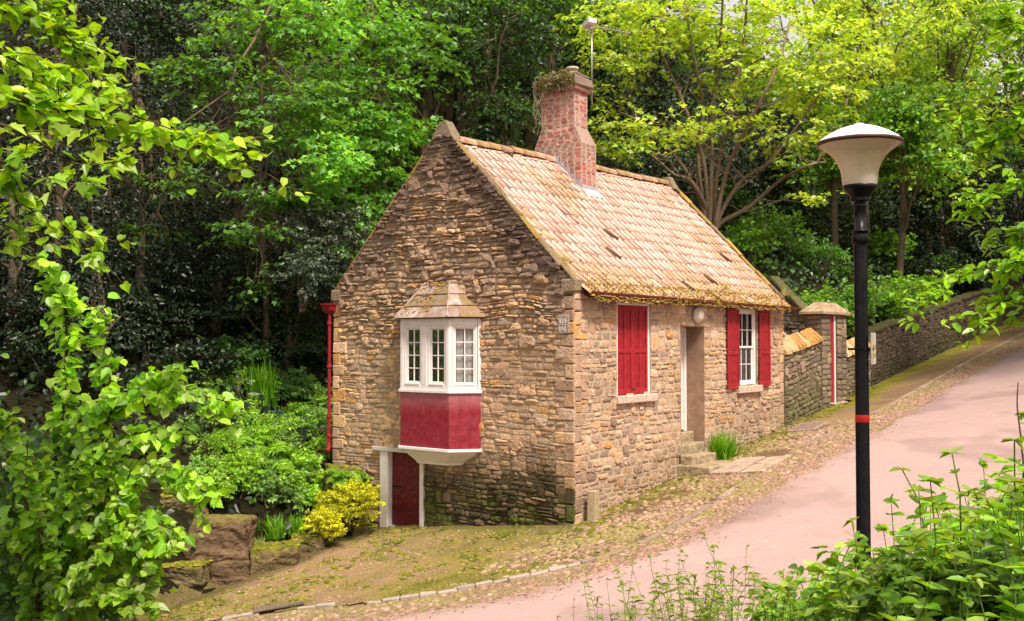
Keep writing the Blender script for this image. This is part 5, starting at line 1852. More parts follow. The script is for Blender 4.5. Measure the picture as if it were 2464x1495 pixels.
for lb in [lobe(1480, 60, 34, 1.5, 1.2, 1.0, 60, 1.2), lobe(1600, 30, 34, 1.9, 1.4, .8, 80, 1.3), lobe(1760, 40, 34, 2.2, 1.5, .9, 90, 1.3), lobe(1900, 80, 34, 2.0, 1.5, 1.2, 90, 1.3),
           lobe(1470, 180, 33.5, 1.0, .9, .8, 40, .9), lobe(1490, 300, 33, .8, .7, .35, 18, .9), lobe(1600, 310, 32.8, 1.0, .7, .25, 26, 1.25), lobe(1500, 350, 32.8, .9, .7, .25, 20, 1.1), lobe(1560, 130, 34, 1.0, 1.0, .6, 26, .9),
           lobe(1800, 170, 33.5, 1.5, 1.2, .5, 44, 1.2), lobe(1950, 220, 33.5, 1.5, 1.2, .7, 60, 1.2), lobe(1770, 290, 33, .9, .7, .3, 22, 1.2), lobe(1900, 320, 33, 1.0, .9, .4, 26, 1.0), lobe(1965, 480, 32.5, .3, .3, .2, 5, 1.0), lobe(2010, 130, 34, 1.4, 1.3, 1.0, 56, 1.3)]:
    n = int(lb[6]); P, d = crown_pts(lb, n, .5)
    sprays(fl, P, d * [1, 1, .3] + rng.normal(0, .2, (n, 3)), .75, 13, .17, OL + YG[:1], 'maple', .2, .8, .5, .35, lb[7] * rng.normal(1, .15, n).clip(.6, 1.4))
    for q in range(int(n * .5)):
        sm = tips[rng.integers(0, len(tips))]
        k = np.argmin(((sm - P[q]) ** 2).sum(1))
        if np.linalg.norm(sm[k] - P[q]) < 2.2:
            tube(wd, wobble(sm[k], P[q], 5, .3), np.linspace(.016, .005, 5), (.24, .17, .11), 4, cap=False)
wd.build('trunk', M['bark'], e, True, loc=b); fl.build('crown', M['leaf'], e, loc=b)

# ---- bright trees on the right
broadleaf(2090, 43, -60, 3.6, 'bright yellow-green tree behind the lamp hat', YG + OL[:1], 1.05, 460, kind='simple')
broadleaf(2290, 41, -60, 3.4, 'bright green tree right of the lamp', YG[:3] + MG[1:2], 1.0, 460)
broadleaf(2460, 44, -80, 3.8, 'bright green tree at the top right corner', YG[:3] + MG, 1.0, 460)
broadleaf(2160, 38, 230, 2.6, 'mid green maple just right of the lamp lantern', MG + YG[2:3], 1.1, 360, kind='maple', size=.18, bot=430)
broadleaf(2330, 37, 300, 2.4, 'mid green tree with low branches above the lane wall', MG, 1.1, 330, kind='maple', size=.18, bot=520)
broadleaf(2010, 41, 200, 2.4, 'green tree between the multi-stemmed sycamore and the lamp', MG + YG[:1], 1.0, 300, bot=420)
broadleaf(2440, 50, 420, 3.2, 'dark shaded tree overhanging the far end of the lane', EV + DG, .9, 300, mat='darkleaf', bot=650)
broadleaf(2250, 45, 380, 3.0, 'dark tree in the shade behind the lane wall', EV + DG, .9, 300, mat='darkleaf', bot=640)
broadleaf(2560, 38, 250, 3.2, 'green tree leaning over the lane at the right edge', MG + DG, .9, 300, bot=560)
broadleaf(2380, 46, 500, 2.6, 'low dark tree hanging over the lane wall in the shade', EV + DG[:1], .7, 340, mat='darkleaf', bot=745)
broadleaf(2470, 50, 480, 3.4, 'dense dark tree spreading over the upper lane', EV, .7, 420, mat='darkleaf', bot=740, lobes=14)
broadleaf(2440, 58, 300, 4.5, 'tall dark tree filling the wood above the upper lane', EV + DG, .8, 420, mat='darkleaf', bot=600, lobes=14)
broadleaf(2180, 52, -80, 4.4, 'distant green tree above the lamp in the hilltop wood', MG + YG[:2], 1.0, 380)
broadleaf(2430, 58, -120, 5.0, 'distant green tree at the top right of the hilltop wood', MG + YG[:2], 1.0, 420)
broadleaf(2050, 60, -100, 5.0, 'farthest green tree over the hill between sycamore and lamp', MG + YG[:2], 1.0, 380)
broadleaf(2300, 64, -60, 5.5, 'farthest green tree over the hill right of the lamp', MG + YG[:1], 1.0, 420)
broadleaf(2420, 60, 560, 3.4, 'dark tree closing the view up the lane', EV, .8, 260, mat='darkleaf', bot=760)
broadleaf(2560, 56, 480, 3.4, 'dark tree on the right verge of the lane', EV, .8, 260, mat='darkleaf', bot=730)
broadleaf(1560, 52, -20, 3.8, 'distant green tree high behind the chimney', MG, .9, 260)
broadleaf(1950, 54, -60, 4.2, 'distant green tree high behind the yellow sycamore', MG + YG[:1], 1.0, 300)
broadleaf(2300, 56, -100, 4.4, 'distant pale green tree on the hilltop at right', YG + MG, 1.1, 300)
broadleaf(560, 44, -60, 3.8, 'distant dark tree on the hilltop at left', DG, .9, 300)
broadleaf(300, 40, -160, 3.4, 'distant dark tree behind the tall evergreens', EV + DG, .9, 300, mat='darkleaf')

# ---- shrubs on the bank behind the garden wall
def gshrub(px, py, label, r, n, cols, kind='maple', size=.13, tone=1.0, dz=.5, name='shrub', mat='leaf', per=13, group=None, slen=.4):
    p = on_ground(px, py)
    return bush(name, label, 'shrub', p + [0, 0, r[2] * .8], r, n, kind, size, cols, mat, per=per, slen=slen, tone=tone, group=group)
gshrub(1800, 640, 'sycamore seedlings spilling beside the far roof verge', (1.3, 1.0, .9), 80, MG + YG[2:3], tone=1.2)
gshrub(1860, 600, 'broad leaved shrub on the bank above the roof end', (1.5, 1.2, 1.0), 90, MG, tone=1.15)
gshrub(1960, 650, 'bright grassy green shrub on the bank left of the lamp column', (1.4, 1.0, .8), 90, [(.08, .20, .03), (.10, .24, .03)], 'lance', .16, 1.2)
gshrub(2040, 700, 'low ivy covered shrub above the gateway', (1.0, .9, .6), 70, MG + DG, 'simple', .10, 1.0)
gshrub(2130, 640, 'large leaved green shrub right of the lamp column', (1.4, 1.1, .9), 90, MG + YG[2:3], 'maple', .17, 1.2)
gshrub(2160, 740, 'bright shrub hanging over the lane wall coping', (1.1, .8, .7), 70, MG + YG[2:3], 'maple', .15, 1.3)
gshrub(2260, 690, 'mid green shrub on the bank above the lane wall', (1.4, 1.1, .8), 80, MG, 'simple', .15, 1.0)
gshrub(2330, 650, 'shaded shrub farther up the bank above the lane wall', (1.5, 1.1, .9), 80, DG + MG, 'simple', .15, .9)
gshrub(1760, 560, 'dark leafy shrub behind the ridge end', (1.3, 1.0, 1.0), 70, DG + MG[:1], 'maple', .15, .9)

for i, L_ in enumerate(np.concatenate([np.arange(14.8, 30, 1.25), np.arange(30, 46, 2.0)])):
    p = hw(L_, rng.uniform(.75, 1.3), 0); p[2] = tz(p[0], p[1])
    far_ = L_ > 25  # far shrubs get darker greens: lane shade put into leaf colour
    q_ = rng.uniform(.75, 1.15) * (1.3 if far_ else 1)
    bush('wall_shrub', 'shaded shrub crowding over the far lane wall' if far_ else 'leafy green shrub leaning over the lane wall coping', 'shrub', p + [0, 0, q_ * .55], (q_, q_ * .8, q_ * .75), 70, rng.choice(['maple', 'simple', 'hazel']), rng.uniform(.11, .16),
         (EV + DG[:2]) if far_ else (MG if i % 3 else MG + YG[2:3]), per=12, slen=.35, tone=1.0 if far_ else 1.15, lobes=5, group='dark shrubs over the far lane wall' if far_ else 'green shrubs behind the lane wall')
for (px, Y, tp_, w_e, lab) in ((2262, 44.5, 330, 2.6, 'dark evergreen leaning over the lane wall right of the lamp'), (2345, 47.5, 260, 3.0, 'dark evergreen overhanging the upper lane'),
                               (2440, 52, 240, 3.4, 'broad dark evergreen at the top of the lane'), (2520, 58, 260, 3.8, 'last dark evergreen closing the lane at the right edge')):
    evergreen(9, px, Y, tp_, w_e, lab, 300, size=.15)
for L_, t_, hh, lab in ((20, -11.5, 12, 'first tall tree on the verge opposite the lane wall, beyond the right edge'), (26, -10.5, 13, 'second tall tree on the verge opposite the lane wall, beyond the right edge'),
                       (33, -9.5, 14, 'third tall tree shading the upper lane from the right'), (41, -8.5, 14, 'fourth tall tree shading the top of the lane from the right')):
    b = hw(L_, t_, 0); b[2] = tz(b[0], b[1]) - .1
    lb = [(b[0] + rng.normal(-.8, 1.8), b[1] + rng.normal(0, 1.8), b[2] + hh * f_, 2.6, 2.6, 1.5, 80) for f_ in (.42, .5, .58, .66, .74, .82, .9, .95)]
    tree('verge_tree', lab, 'tree', [b, b + [.1, 0, hh * .5], b + [-.3, .1, hh * .9]], lb, 'simple', .26, MG + DG, None, per=13, slen=1.0, rad=.2, twigs=.1)
# ---- ivy at the foot of the dark wood, left of the downpipe
gshrub(560, 920, 'dark ivy bank at the back of the rock garden', (1.3, .9, .7), 110, [(.07, .17, .04), (.10, .22, .05)], 'hazel', .09, .95, name='ivy_bank')
gshrub(700, 880, 'dark ivy mound under the evergreen near the downpipe', (1.2, .8, .8), 90, [(.08, .20, .04), (.06, .15, .04)], 'hazel', .09, 1.0, name='ivy_bank')
gshrub(650, 830, 'taller ivy clump against the dark wood', (1.1, .8, 1.0), 80, [(.06, .15, .04), (.05, .12, .03)], 'hazel', .09, .9, name='ivy_bank')

for (px, py, r, lab) in ((40, 860, (1.6, 1.0, 1.0), 'dark ivy mass at the left edge behind the hazel bush'), (210, 820, (1.5, 1.0, 1.0), 'dark ivy mass in the shade behind the hazel shoot'),
                         (350, 860, (1.4, 1.0, .9), 'dark ivy mass under the shaded evergreens'), (450, 930, (1.2, .8, .7), 'dusky ivy mound left of the rock garden'), (130, 930, (1.4, .9, .9), 'dark ivy behind the middle of the hazel bush')):
    gshrub(px, py, lab, r, 110, EV + DG[:1], 'hazel', .10, 1.0, name='ivy_bank', per=15)

# ------------------------------------------------------------------ rock garden
def boulder(label, c, dims, seed, cols, rz=0, mossy=.4, name='boulder', cat='boulder', facet=True):
    """angular block: hull of jittered corners, edges worn, faces roughened"""
    import bmesh
    r_ = np.random.default_rng(seed)
    bm = bmesh.new()
    for sx in (-1, 1):
        for sy in (-1, 1):
            for sz in (-1, 1):
                bm.verts.new(np.array([sx, sy, sz]) * dims * r_.uniform(.72, 1.04, 3))
    for _ in range(5):
        q = r_.uniform(-.8, .8, 3); q[r_.integers(0, 3)] = r_.choice([-1.02, 1.02])
        bm.verts.new(q * dims)
    h = bmesh.ops.convex_hull(bm, input=bm.verts)
    bmesh.ops.delete(bm, geom=[g for g in h['geom_interior'] if isinstance(g, bmesh.types.BMVert)], context='VERTS')
    bmesh.ops.bevel(bm, geom=list(bm.edges), offset=min(dims) * .07, segments=2, affect='EDGES', profile=.6)
    for _ in range(4):
        ed = [e_ for e_ in bm.edges if e_.calc_length() > min(dims) * .16]
        if ed: bmesh.ops.subdivide_edges(bm, edges=ed, cuts=1, use_grid_fill=True)
        bmesh.ops.triangulate(bm, faces=bm.faces)
    bm.normal_update()
    V = np.array([v.co[:] for v in bm.verts]); Nn = np.array([v.normal[:] for v in bm.verts])
    fc = [tuple(v.index for v in f.verts) for f in bm.faces]
    bm.free()
    s0 = min(dims)
    st = fbm(V[:, 2] + .15 * V[:, 0], V[:, 0] * .15 + V[:, 1] * .15, seed, s0 * .28) - .5
    V = V + Nn * (st * s0 * .22 + (fbm(V[:, 0] + V[:, 1], V[:, 2] + V[:, 0], seed + 2, s0 * .25) - .5) * s0 * .16)[:, None]
    nz = V[:, 2] / dims[2]
    col = np.array(cols)[None] * (.55 + .9 * fbm(V[:, 2], V[:, 0] * .2, seed, s0 * .35))[:, None] * (.8 + .4 * vnoise(V[:, 0], V[:, 1] + V[:, 2], seed, s0 * .5))[:, None]
    mk_ = sstep(.2, .75, Nn[:, 2] + .25 * nz + (fbm(V[:, 0], V[:, 1], seed, .15) - .5) * .9) * mossy
    col = col * (1 - mk_[:, None]) + np.array([(.17, .165, .018)]) * (.6 + .8 * vnoise(V[:, 0], V[:, 1], 3, .05))[:, None] * mk_[:, None]
    mb = MB(); mb.add(V, fc, col)
    e = mb.build(name, M['rock'], None, False); e.location = c; e.rotation_euler = (0, 0, rz)
    if mossy > .6:
        m2 = MB()
        top = V[(Nn[:, 2] > .55)]
        for q in top[r_.integers(0, len(top), 60)]:
            moss_blob(m2, q, r_.uniform(.03, .07), np.array([(.20, .19, .02), (.28, .25, .03), (.14, .14, .02)][r_.integers(0, 3)]), .45)
        m2.build('moss', M['moss'], e)
    return tag(e, label, cat)
def bpos(px, py, up, back=.3):
    p = on_ground(px, py)
    return p + np.array([p[0] / 40, back, up])
BR = (.15, .10, .055)
boulder('large brown flat-topped sandstone boulder at the front of the rock garden', bpos(528, 1385, .56, .5), (.66, .52, .47), 4, BR, .1, .5)
boulder('dark brown angular rock beneath the large boulder', bpos(560, 1400, .12, .1), (.38, .32, .26), 9, (.14, .09, .05), .5, .1)
boulder('low mossy rock to the right of the large boulder', bpos(665, 1370, .14, .3), (.55, .42, .30), 12, (.15, .11, .05), .2, .95)
boulder('mossy rock at the lower left foot of the large boulder', bpos(450, 1400, .10, .2), (.5, .35, .22), 14, (.14, .11, .05), .0, .95)
boulder('mossy ledge rock beside the yellow shrub', bpos(745, 1330, .12, .3), (.42, .36, .26), 17, (.14, .11, .05), .3, .9)
boulder('moss topped boulder next to the cellar door post', hw(-.55, 5.9, .25), (.40, .40, .55), 21, (.15, .13, .06), .2, 1.0)
boulder('grey rock under the fern left of the cellar door', bpos(890, 1262, .15, .2), (.30, .32, .42), 24, (.17, .14, .08), .7, .5)
boulder('small mossy rock at the foot of the yellow shrub', bpos(880, 1282, .03, .05), (.28, .2, .12), 27, (.14, .13, .05), .4, .9)
boulder('mossy rock above the large boulder', bpos(440, 1240, .15, .5), (.5, .4, .28), 31, (.15, .12, .05), .4, .8)

def fern(label, p, n, ln, cols, group=None, elev=(.25, 1.1), az=None, name='fern', tone=1.0):
    e = empty(name, p, label, 'fern', group=group)
    f = MB(); w = MB()
    for i in range(n):
        a = rng.uniform(0, 2 * pi) if az is None else rng.uniform(*az)
        el = rng.uniform(*elev)
        L = ln * rng.uniform(.7, 1.1)
        s = np.linspace(0, 1, 16)
        hx = L * s * cos(el); hz = L * (s * sin(el) - .55 * s * s)
        rach = np.stack([p[0] + hx * cos(a), p[1] + hx * sin(a), p[2] + hz], 1)
        tube(w, rach, np.linspace(.005, .002, 16), (.12, .17, .03), 4, cap=False)
        T = np.gradient(rach, axis=0); T /= np.linalg.norm(T, axis=1)[:, None]
        side = np.cross(T, [0, 0, 1.]); side /= np.linalg.norm(side, axis=1)[:, None]
        k = 30
        u = np.linspace(.12, 1, k)
        P = np.stack([np.interp(u, s, rach[:, c]) for c in range(3)], 1); TT = np.stack([np.interp(u, s, T[:, c]) for c in range(3)], 1); SS = np.stack([np.interp(u, s, side[:, c]) for c in range(3)], 1)
        ls = L * .30 * np.sin(np.pi * np.clip(u * .92 + .08, 0, 1)) ** .7 + .01
        up = np.cross(SS, TT)
        for sg in (1, -1):
            put_leaves(f, P, up * np.sign(up[:, 2:3] + 1e-6) + rng.normal(0, .12, (k, 3)), SS * sg + TT * .35 + [0, 0, -.12], ls, pick(cols, k, .1) * tone, 'lance')
    w.build('stems', M['leaf'], e, loc=p); f.build('fronds', M['leaf'], e, loc=p)
    return e
FG_ = [(.24, .44, .035), (.31, .52, .045), (.19, .38, .03)]
fern('large fern in the middle of the rock garden slope', on_ground(640, 1130) + [0, 0, .25], 20, 1.1, FG_, tone=1.15)
fern('arching fern at the left of the rock garden, behind the hazel tips', on_ground(590, 1090) + [0, 0, .25], 18, 1.1, FG_, tone=1.1)
fern('fern near the top of the rock garden', on_ground(560, 1000), 14, .8, FG_)
fern('small fern hanging beside the cellar door post', hw(-.72, 5.62, .62), 16, .65, FG_, elev=(.0, .7))
fern('fern low on the slope above the yellow shrub', on_ground(755, 1180), 12, .6, FG_)

def clump(label, p, n, ln, cols, name='grass_clump', wid=1.0, spread=.12, lean=.5, group=None, cat='grass clump'):
    mb = MB()
    ps = p + np.stack([rng.normal(0, spread, n), rng.normal(0, spread * .8, n), np.zeros(n)], 1)
    a = rng.uniform(0, 2 * pi, n)
    k = rng.random(n) ** .8 * lean
    T = np.stack([np.cos(a) * k, np.sin(a) * k, np.ones(n)], 1)
    Nn = np.stack([-np.cos(a), -np.sin(a), k * 1.0 + .05], 1) * -1
    # blades as curved strips
    S = 6
    s = np.linspace(0, 1, S)
    Ln = ln * rng.uniform(.55, 1.1, n)
    out = np.stack([np.cos(a), np.sin(a), 0 * a], 1); side = np.stack([-np.sin(a), np.cos(a), 0 * a], 1)
    V = np.zeros((n, 2 * S, 3))
    for i, q in enumerate(s):
        c = ps + out * (Ln * k * (q * .5 + q * q * .9))[:, None] + np.array([0, 0, 1.]) * (Ln * (q - .45 * k * q * q))[:, None]
        w_ = .012 * wid * (1 - q ** 2 * .9) * Ln / ln
        V[:, 2 * i] = c - side * w_[:, None]; V[:, 2 * i + 1] = c + side * w_[:, None]
    mb.addrep(V, [(2 * i, 2 * i + 1, 2 * i + 3, 2 * i + 2) for i in range(S - 1)], pick(cols, n, .2))
    o = mb.build(name, M['leaf'], None, True, loc=p)
    return tag(o, label, cat, group)
GC = [(.14, .38, .01), (.19, .46, .015), (.10, .28, .01), (.26, .48, .03)]
p = on_ground(1737, 1105)
clump('tuft of bright green strappy leaves growing beside the door steps', p, 380, .72, GC, spread=.15, lean=.6, name='strappy_plant', cat='plant')
clump('tall iris-like tuft at the top of the rock garden', on_ground(640, 985) + [.05, -.5, .1], 190, 1.2, GC, spread=.16, lean=.35, wid=1.4, name='strappy_plant', cat='plant')
clump('spreading grassy tuft right of the large boulder', bpos(672, 1330, .25, .2), 110, .55, GC, spread=.12, lean=.7, wid=1.1)
clump('small pale spidery tuft on the mossy rock', bpos(640, 1350, .18, -.1), 60, .36, [(.25, .34, .06), (.32, .40, .10)], spread=.05, lean=.9)
clump('broad leaved green tuft between the grassy tuft and the yellow shrub', bpos(715, 1310, .2, .1), 80, .42, GC, spread=.12, lean=.7, wid=2.0)
clump('tuft of grass growing from the roof verge', hw(.22, .42, 5.02), 26, .34, [(.4, .42, .12), (.3, .34, .06)], spread=.03, lean=.9, wid=.7)
clump('dry wisp of grass on the eaves near the far corner', hw(9.35, -.2, 4.72), 22, .32, [(.55, .45, .25), (.4, .38, .12)], spread=.05, lean=.9, wid=.6)
clump('small green plant rooted in the eaves moss', hw(6.1, -.15, 4.75), 24, .22, [(.35, .38, .05), (.3, .3, .05)], spread=.05, lean=.8, wid=.8)

YS = [(.52, .56, .012), (.64, .66, .02), (.34, .44, .02), (.72, .74, .08)]
bush('yellow_shrub', 'dense golden yellow shrub beside the cellar door', 'shrub', hw(-.92, 5.32, .02), (.70, .55, .62), 420, 'oval', .055, YS, per=20, slen=.13, width=.045, tone=1.0, lobes=9)
bush('yellow_shrub', 'smaller golden yellow shrub at the front of the rock garden', 'shrub', hw(-1.72, 5.2, -.32), (.48, .4, .42), 220, 'oval', .055, YS, per=18, slen=.13, width=.045, tone=.95, lobes=7)
BG = [(.25, .44, .11), (.33, .53, .15), (.20, .38, .09)]
GG = [(.26, .47, .045), (.35, .56, .06), (.20, .40, .04)]
for (px, py, lab, r, n, cols, kind, sz_, tn) in (
    (650, 1215, 'blue-green leafy perennial above the large boulder', (.50, .4, .42), 90, BG, 'maple', .075, 1.0),
    (715, 1150, 'pale green cranesbill mound in the middle of the rock garden', (.7, .5, .45), 110, GG, 'maple', .07, 1.15),
    (640, 1080, 'leafy mound with small blue flowers on the rock garden', (.8, .6, .6), 150, GG, 'lance', .09, 1.2),
    (745, 1060, 'tall leafy plant near the cottage wall', (.6, .5, .6), 100, BG, 'lance', .10, 1.1),
    (690, 985, 'grey-green lupin-like plant at the top of the rock garden', (.7, .5, .7), 120, [(.24, .42, .14), (.19, .36, .10)], 'lance', .11, 1.15),
    (780, 1110, 'trailing green plant with pink flowers next to the mossy boulder', (.45, .4, .4), 80, GG, 'oval', .06, 1.0),
    (560, 1160, 'green foliage plant behind the hazel tips', (.7, .5, .45), 90, GG + YG[2:3], 'maple', .07, 1.1),
    (520, 1060, 'dark green plant at the left of the rock garden', (.8, .5, .5), 90, GG + DG, 'simple', .08, .9),
    (700, 1225, 'low grey-green plant in front of the cranesbill', (.4, .35, .3), 60, BG, 'maple', .06, .95),
    (480, 1210, 'leafy groundcover plant left of the large boulder', (.6, .45, .35), 70, GG, 'hazel', .07, .9),
    (600, 950, 'low bush beneath the ivy bank', (.9, .6, .5), 110, MG + GG[:1], 'simple', .08, 1.1)):
    p = on_ground(px, py)
    bush('garden_plant', lab, 'plant', p + [0, 0, r[2] * .75], r, n, kind, sz_, cols, per=14, slen=.2, width=.07, tone=tn, lobes=7)
MW = [(.55, .45, .10)]
for i in range(44):
    px = rng.uniform(440, 800); py = rng.uniform(940, 1250)
    if px > 740 and py > 1180: continue
    p = on_ground(px, py)
    q_ = rng.uniform(.34, .6)
    bush('rockery_plant', 'low leafy green cushion filling the slope of the rock garden', 'plant', p + [0, 0, q_ * .5], (q_, q_ * .9, q_ * .8), 60, rng.choice(['maple', 'lance', 'oval', 'hazel']), rng.uniform(.05, .075), [GG, BG, GG + YG[2:3]][i % 3], per=13, slen=.16, width=.06,
         tone=rng.uniform(.9, 1.25), lobes=4, group='leafy cushions filling the rock garden')
def flowers(label, px, py, r, n, col, size=.035):
    p = on_ground(px, py) + [0, 0, .55]
    mb = MB(); w = MB()
    P = p + rng.normal(0, 1, (n, 3)) * np.array(r)
    e = empty('wild_flowers', p, label, 'flowers')
    for q in P:
        k = 5
        a = np.arange(k) / k * 2 * pi
        nn = unit(1)[0] * .5 + [0, -.7, .6]
        D = np.stack([np.cos(a), np.sin(a), 0 * a + .3], 1)
        put_leaves(mb, np.repeat(q[None], k, 0), np.repeat(nn[None], k, 0) + rng.normal(0, .1, (k, 3)), D, size, np.tile(col, (k, 1)), 'oval')
        tube(w, wobble(q - [rng.normal(0, .04), 0, .35], q, 4, .15), .003, (.1, .16, .03), 3, cap=False)
    w.build('stems', M['leaf'], e, loc=p); mb.build('petals', M['leaf'], e, loc=p)
flowers('scatter of small blue flowers over the green mounds', 650, 1070, (.45, .25, .22), 34, (.10, .14, .50), .03)
flowers('scatter of small pink flowers beside the mossy boulder', 790, 1120, (.18, .15, .2), 16, (.55, .08, .22), .032)
flowers('few tiny orange flowers at the rock edge', 745, 1215, (.12, .1, .1), 7, (.8, .25, .02), .022)

# ivy on the chimney cap
mb = MB(); wv = MB()
org = hw(4.3, 3.3, 9.9)
for k in range(240):
    a = rng.random()
    if a < .55: P0 = np.array([3.93 - rng.uniform(0, .06), rng.uniform(2.75, 3.92), 9.85 + rng.normal(0, .10)])
    else: P0 = np.array([rng.uniform(3.95, 4.5), rng.uniform(2.9, 3.9), 10.04 + abs(rng.normal(0, .05))])
    P = along([P0])
    put_leaves(mb, np.repeat(P, 3, 0) + rng.normal(0, .03, (3, 3)), unit(3) + [-.4, -.5, .5], unit(3) + [0, 0, -.5], .065, pick([(.10, .11, .05), (.20, .20, .07), (.30, .27, .12)], 3), 'hazel')
for k in range(16):
    t0 = rng.choice([rng.uniform(3.5, 3.95), rng.uniform(2.8, 3.9)])
    P = wobble((3.90, t0, 9.95), (3.94, t0 + rng.normal(0, .08), rng.uniform(8.4, 9.4) if t0 > 3.6 else rng.uniform(9.3, 9.6)), 9, .3)
    tube(wv, along(P), .007, (.33, .25, .16), 4, cap=False)
ie = empty('climbing_ivy', org, 'dry ivy tangled over the chimney cap with bare strands hanging down', 'ivy')
wv.build('strands', M['bark'], ie, loc=org); mb.build('foliage', M['leaf'], ie, loc=org)

# ------------------------------------------------------------------ foreground branches
def branch(w, f, pts, rad, kind, size, cols, gap=.045, hang=.5, bark=(.10, .07, .04), per=1, stalk=.06, upn=.8, sub=0, tone=1.0, sublen=.4):
    """pts: (px,py,depth)"""
    P = smooth_path([at(*p) for p in pts], 8)
    tube(w, P, np.linspace(rad, rad * .3, len(P)), bark, 6)
    seg = np.linalg.norm(np.diff(P, axis=0), axis=1); cs_ = np.concatenate([[0], np.cumsum(seg)])
    n = int(cs_[-1] / gap)
    s = (np.arange(n) + rng.random(n)) * gap
    Q = np.stack([np.interp(s, cs_, P[:, c]) for c in range(3)], 1)
    T = np.stack([np.interp(s, cs_, np.gradient(P, axis=0)[:, c]) for c in range(3)], 1); T /= np.linalg.norm(T, axis=1)[:, None]
    side = np.cross(T, [0, 0, 1.]); side /= np.linalg.norm(side, axis=1)[:, None] + 1e-6
    sg = np.where(np.arange(n) % 2, 1, -1)[:, None]
    for _ in range(per):
        D = T * .5 + side * sg * rng.uniform(.3, 1, (n, 1)) + rng.normal(0, .35, (n, 3)) + [0, 0, -hang]
        B = Q + (side * sg * .6 + rng.normal(0, .4, (n, 3)) + [0, 0, .1]) * stalk
        Nn = np.array([0, -.35, upn]) + rng.normal(0, .38, (n, 3)) + side * sg * .2
        put_leaves(f, B, Nn, D, size * rng.uniform(.55, 1.15, n), pick(cols, n, .18) * tone, kind)
    for k in range(sub):
        i = rng.integers(len(P) // 5, len(P) - 2)
        q = P[i]; tt = P[min(i + 1, len(P) - 1)] - P[i]; tt /= np.linalg.norm(tt) + 1e-9
        e_ = q + (tt * .7 + unit(1)[0] * .6 + [0, 0, -.12]) * sublen * rng.uniform(.6, 1.2)
        W = wobble(q, e_, 6, .25)
        tube(w, W, np.linspace(rad * .35, rad * .12, 6), bark, 4, cap=False)
        m = 7
        u = rng.uniform(.25, 1, m)
        B = np.stack([np.interp(u, np.linspace(0, 1, 6), W[:, c]) for c in range(3)], 1)
        put_leaves(f, B + rng.normal(0, .02, (m, 3)), np.array([0, -.35, upn]) + rng.normal(0, .38, (m, 3)), unit(m) * .8 + tt * .5 + [0, 0, -hang], size * rng.uniform(.55, 1.1, m), pick(cols, m, .18) * tone, kind)

NYG = [(.28, .50, .010), (.37, .60, .015), (.20, .43, .010), (.46, .64, .06)]
NG = [(.15, .36, .012), (.23, .46, .015), (.08, .20, .012), (.34, .54, .04), (.40, .52, .16)]
o0 = at(-100, 300, 5.5)
e = empty('overhanging_branch', o0, 'sunlit maple and lime branch reaching in from the upper left', 'branch')
w_ = MB(); f_ = MB()
branch(w_, f_, [(-150, 180, 5.0), (0, 225, 5.2), (150, 262, 5.5), (290, 300, 5.7), (420, 340, 5.9), (520, 362, 6.0), (578, 368, 6.05)], .022, 'hazel', .082, NYG, .015, .35, sub=26, sublen=.35, per=2)
branch(w_, f_, [(-150, 60, 5.4), (20, 30, 5.6), (120, 60, 5.8), (190, 120, 5.9), (230, 165, 6)], .012, 'hazel', .078, NYG, .018, .4, sub=18, per=2)
branch(w_, f_, [(-150, 100, 5.0), (-20, 120, 5.2), (80, 170, 5.5), (160, 210, 5.7), (225, 250, 5.8)], .012, 'hazel', .08, NYG, .019, .4, sub=16, per=2)
branch(w_, f_, [(-120, 0, 5.4), (20, -20, 5.6), (110, 10, 5.8), (170, 60, 5.9)], .010, 'hazel', .078, NYG, .020, .4, sub=16, per=2, tone=.8)
branch(w_, f_, [(-150, 250, 4.8), (0, 300, 5.0), (90, 340, 5.2), (170, 390, 5.4), (240, 400, 5.5)], .012, 'maple', .10, NYG, .04, .9, sub=5, tone=.9, stalk=.1)
branch(w_, f_, [(-150, 320, 4.8), (-20, 380, 5.0), (60, 420, 5.1), (130, 460, 5.2), (150, 480, 5.2)], .010, 'maple', .10, NG, .045, 1.0, sub=3, stalk=.1)
branch(w_, f_, [(-150, 420, 5.0), (-20, 450, 5.1), (70, 500, 5.3), (150, 555, 5.4), (245, 580, 5.5)], .010, 'hazel', .07, NYG, .022, .5, sub=7, tone=.95, per=2)
branch(w_, f_, [(-120, 520, 5.2), (0, 540, 5.2), (50, 560, 5.3)], .008, 'hazel', .065, NYG, .03, .5, sub=3, per=1)
w_.build('wood', M['bark'], e, True, loc=o0); f_.build('leaves', M['leaf'], e, loc=o0)

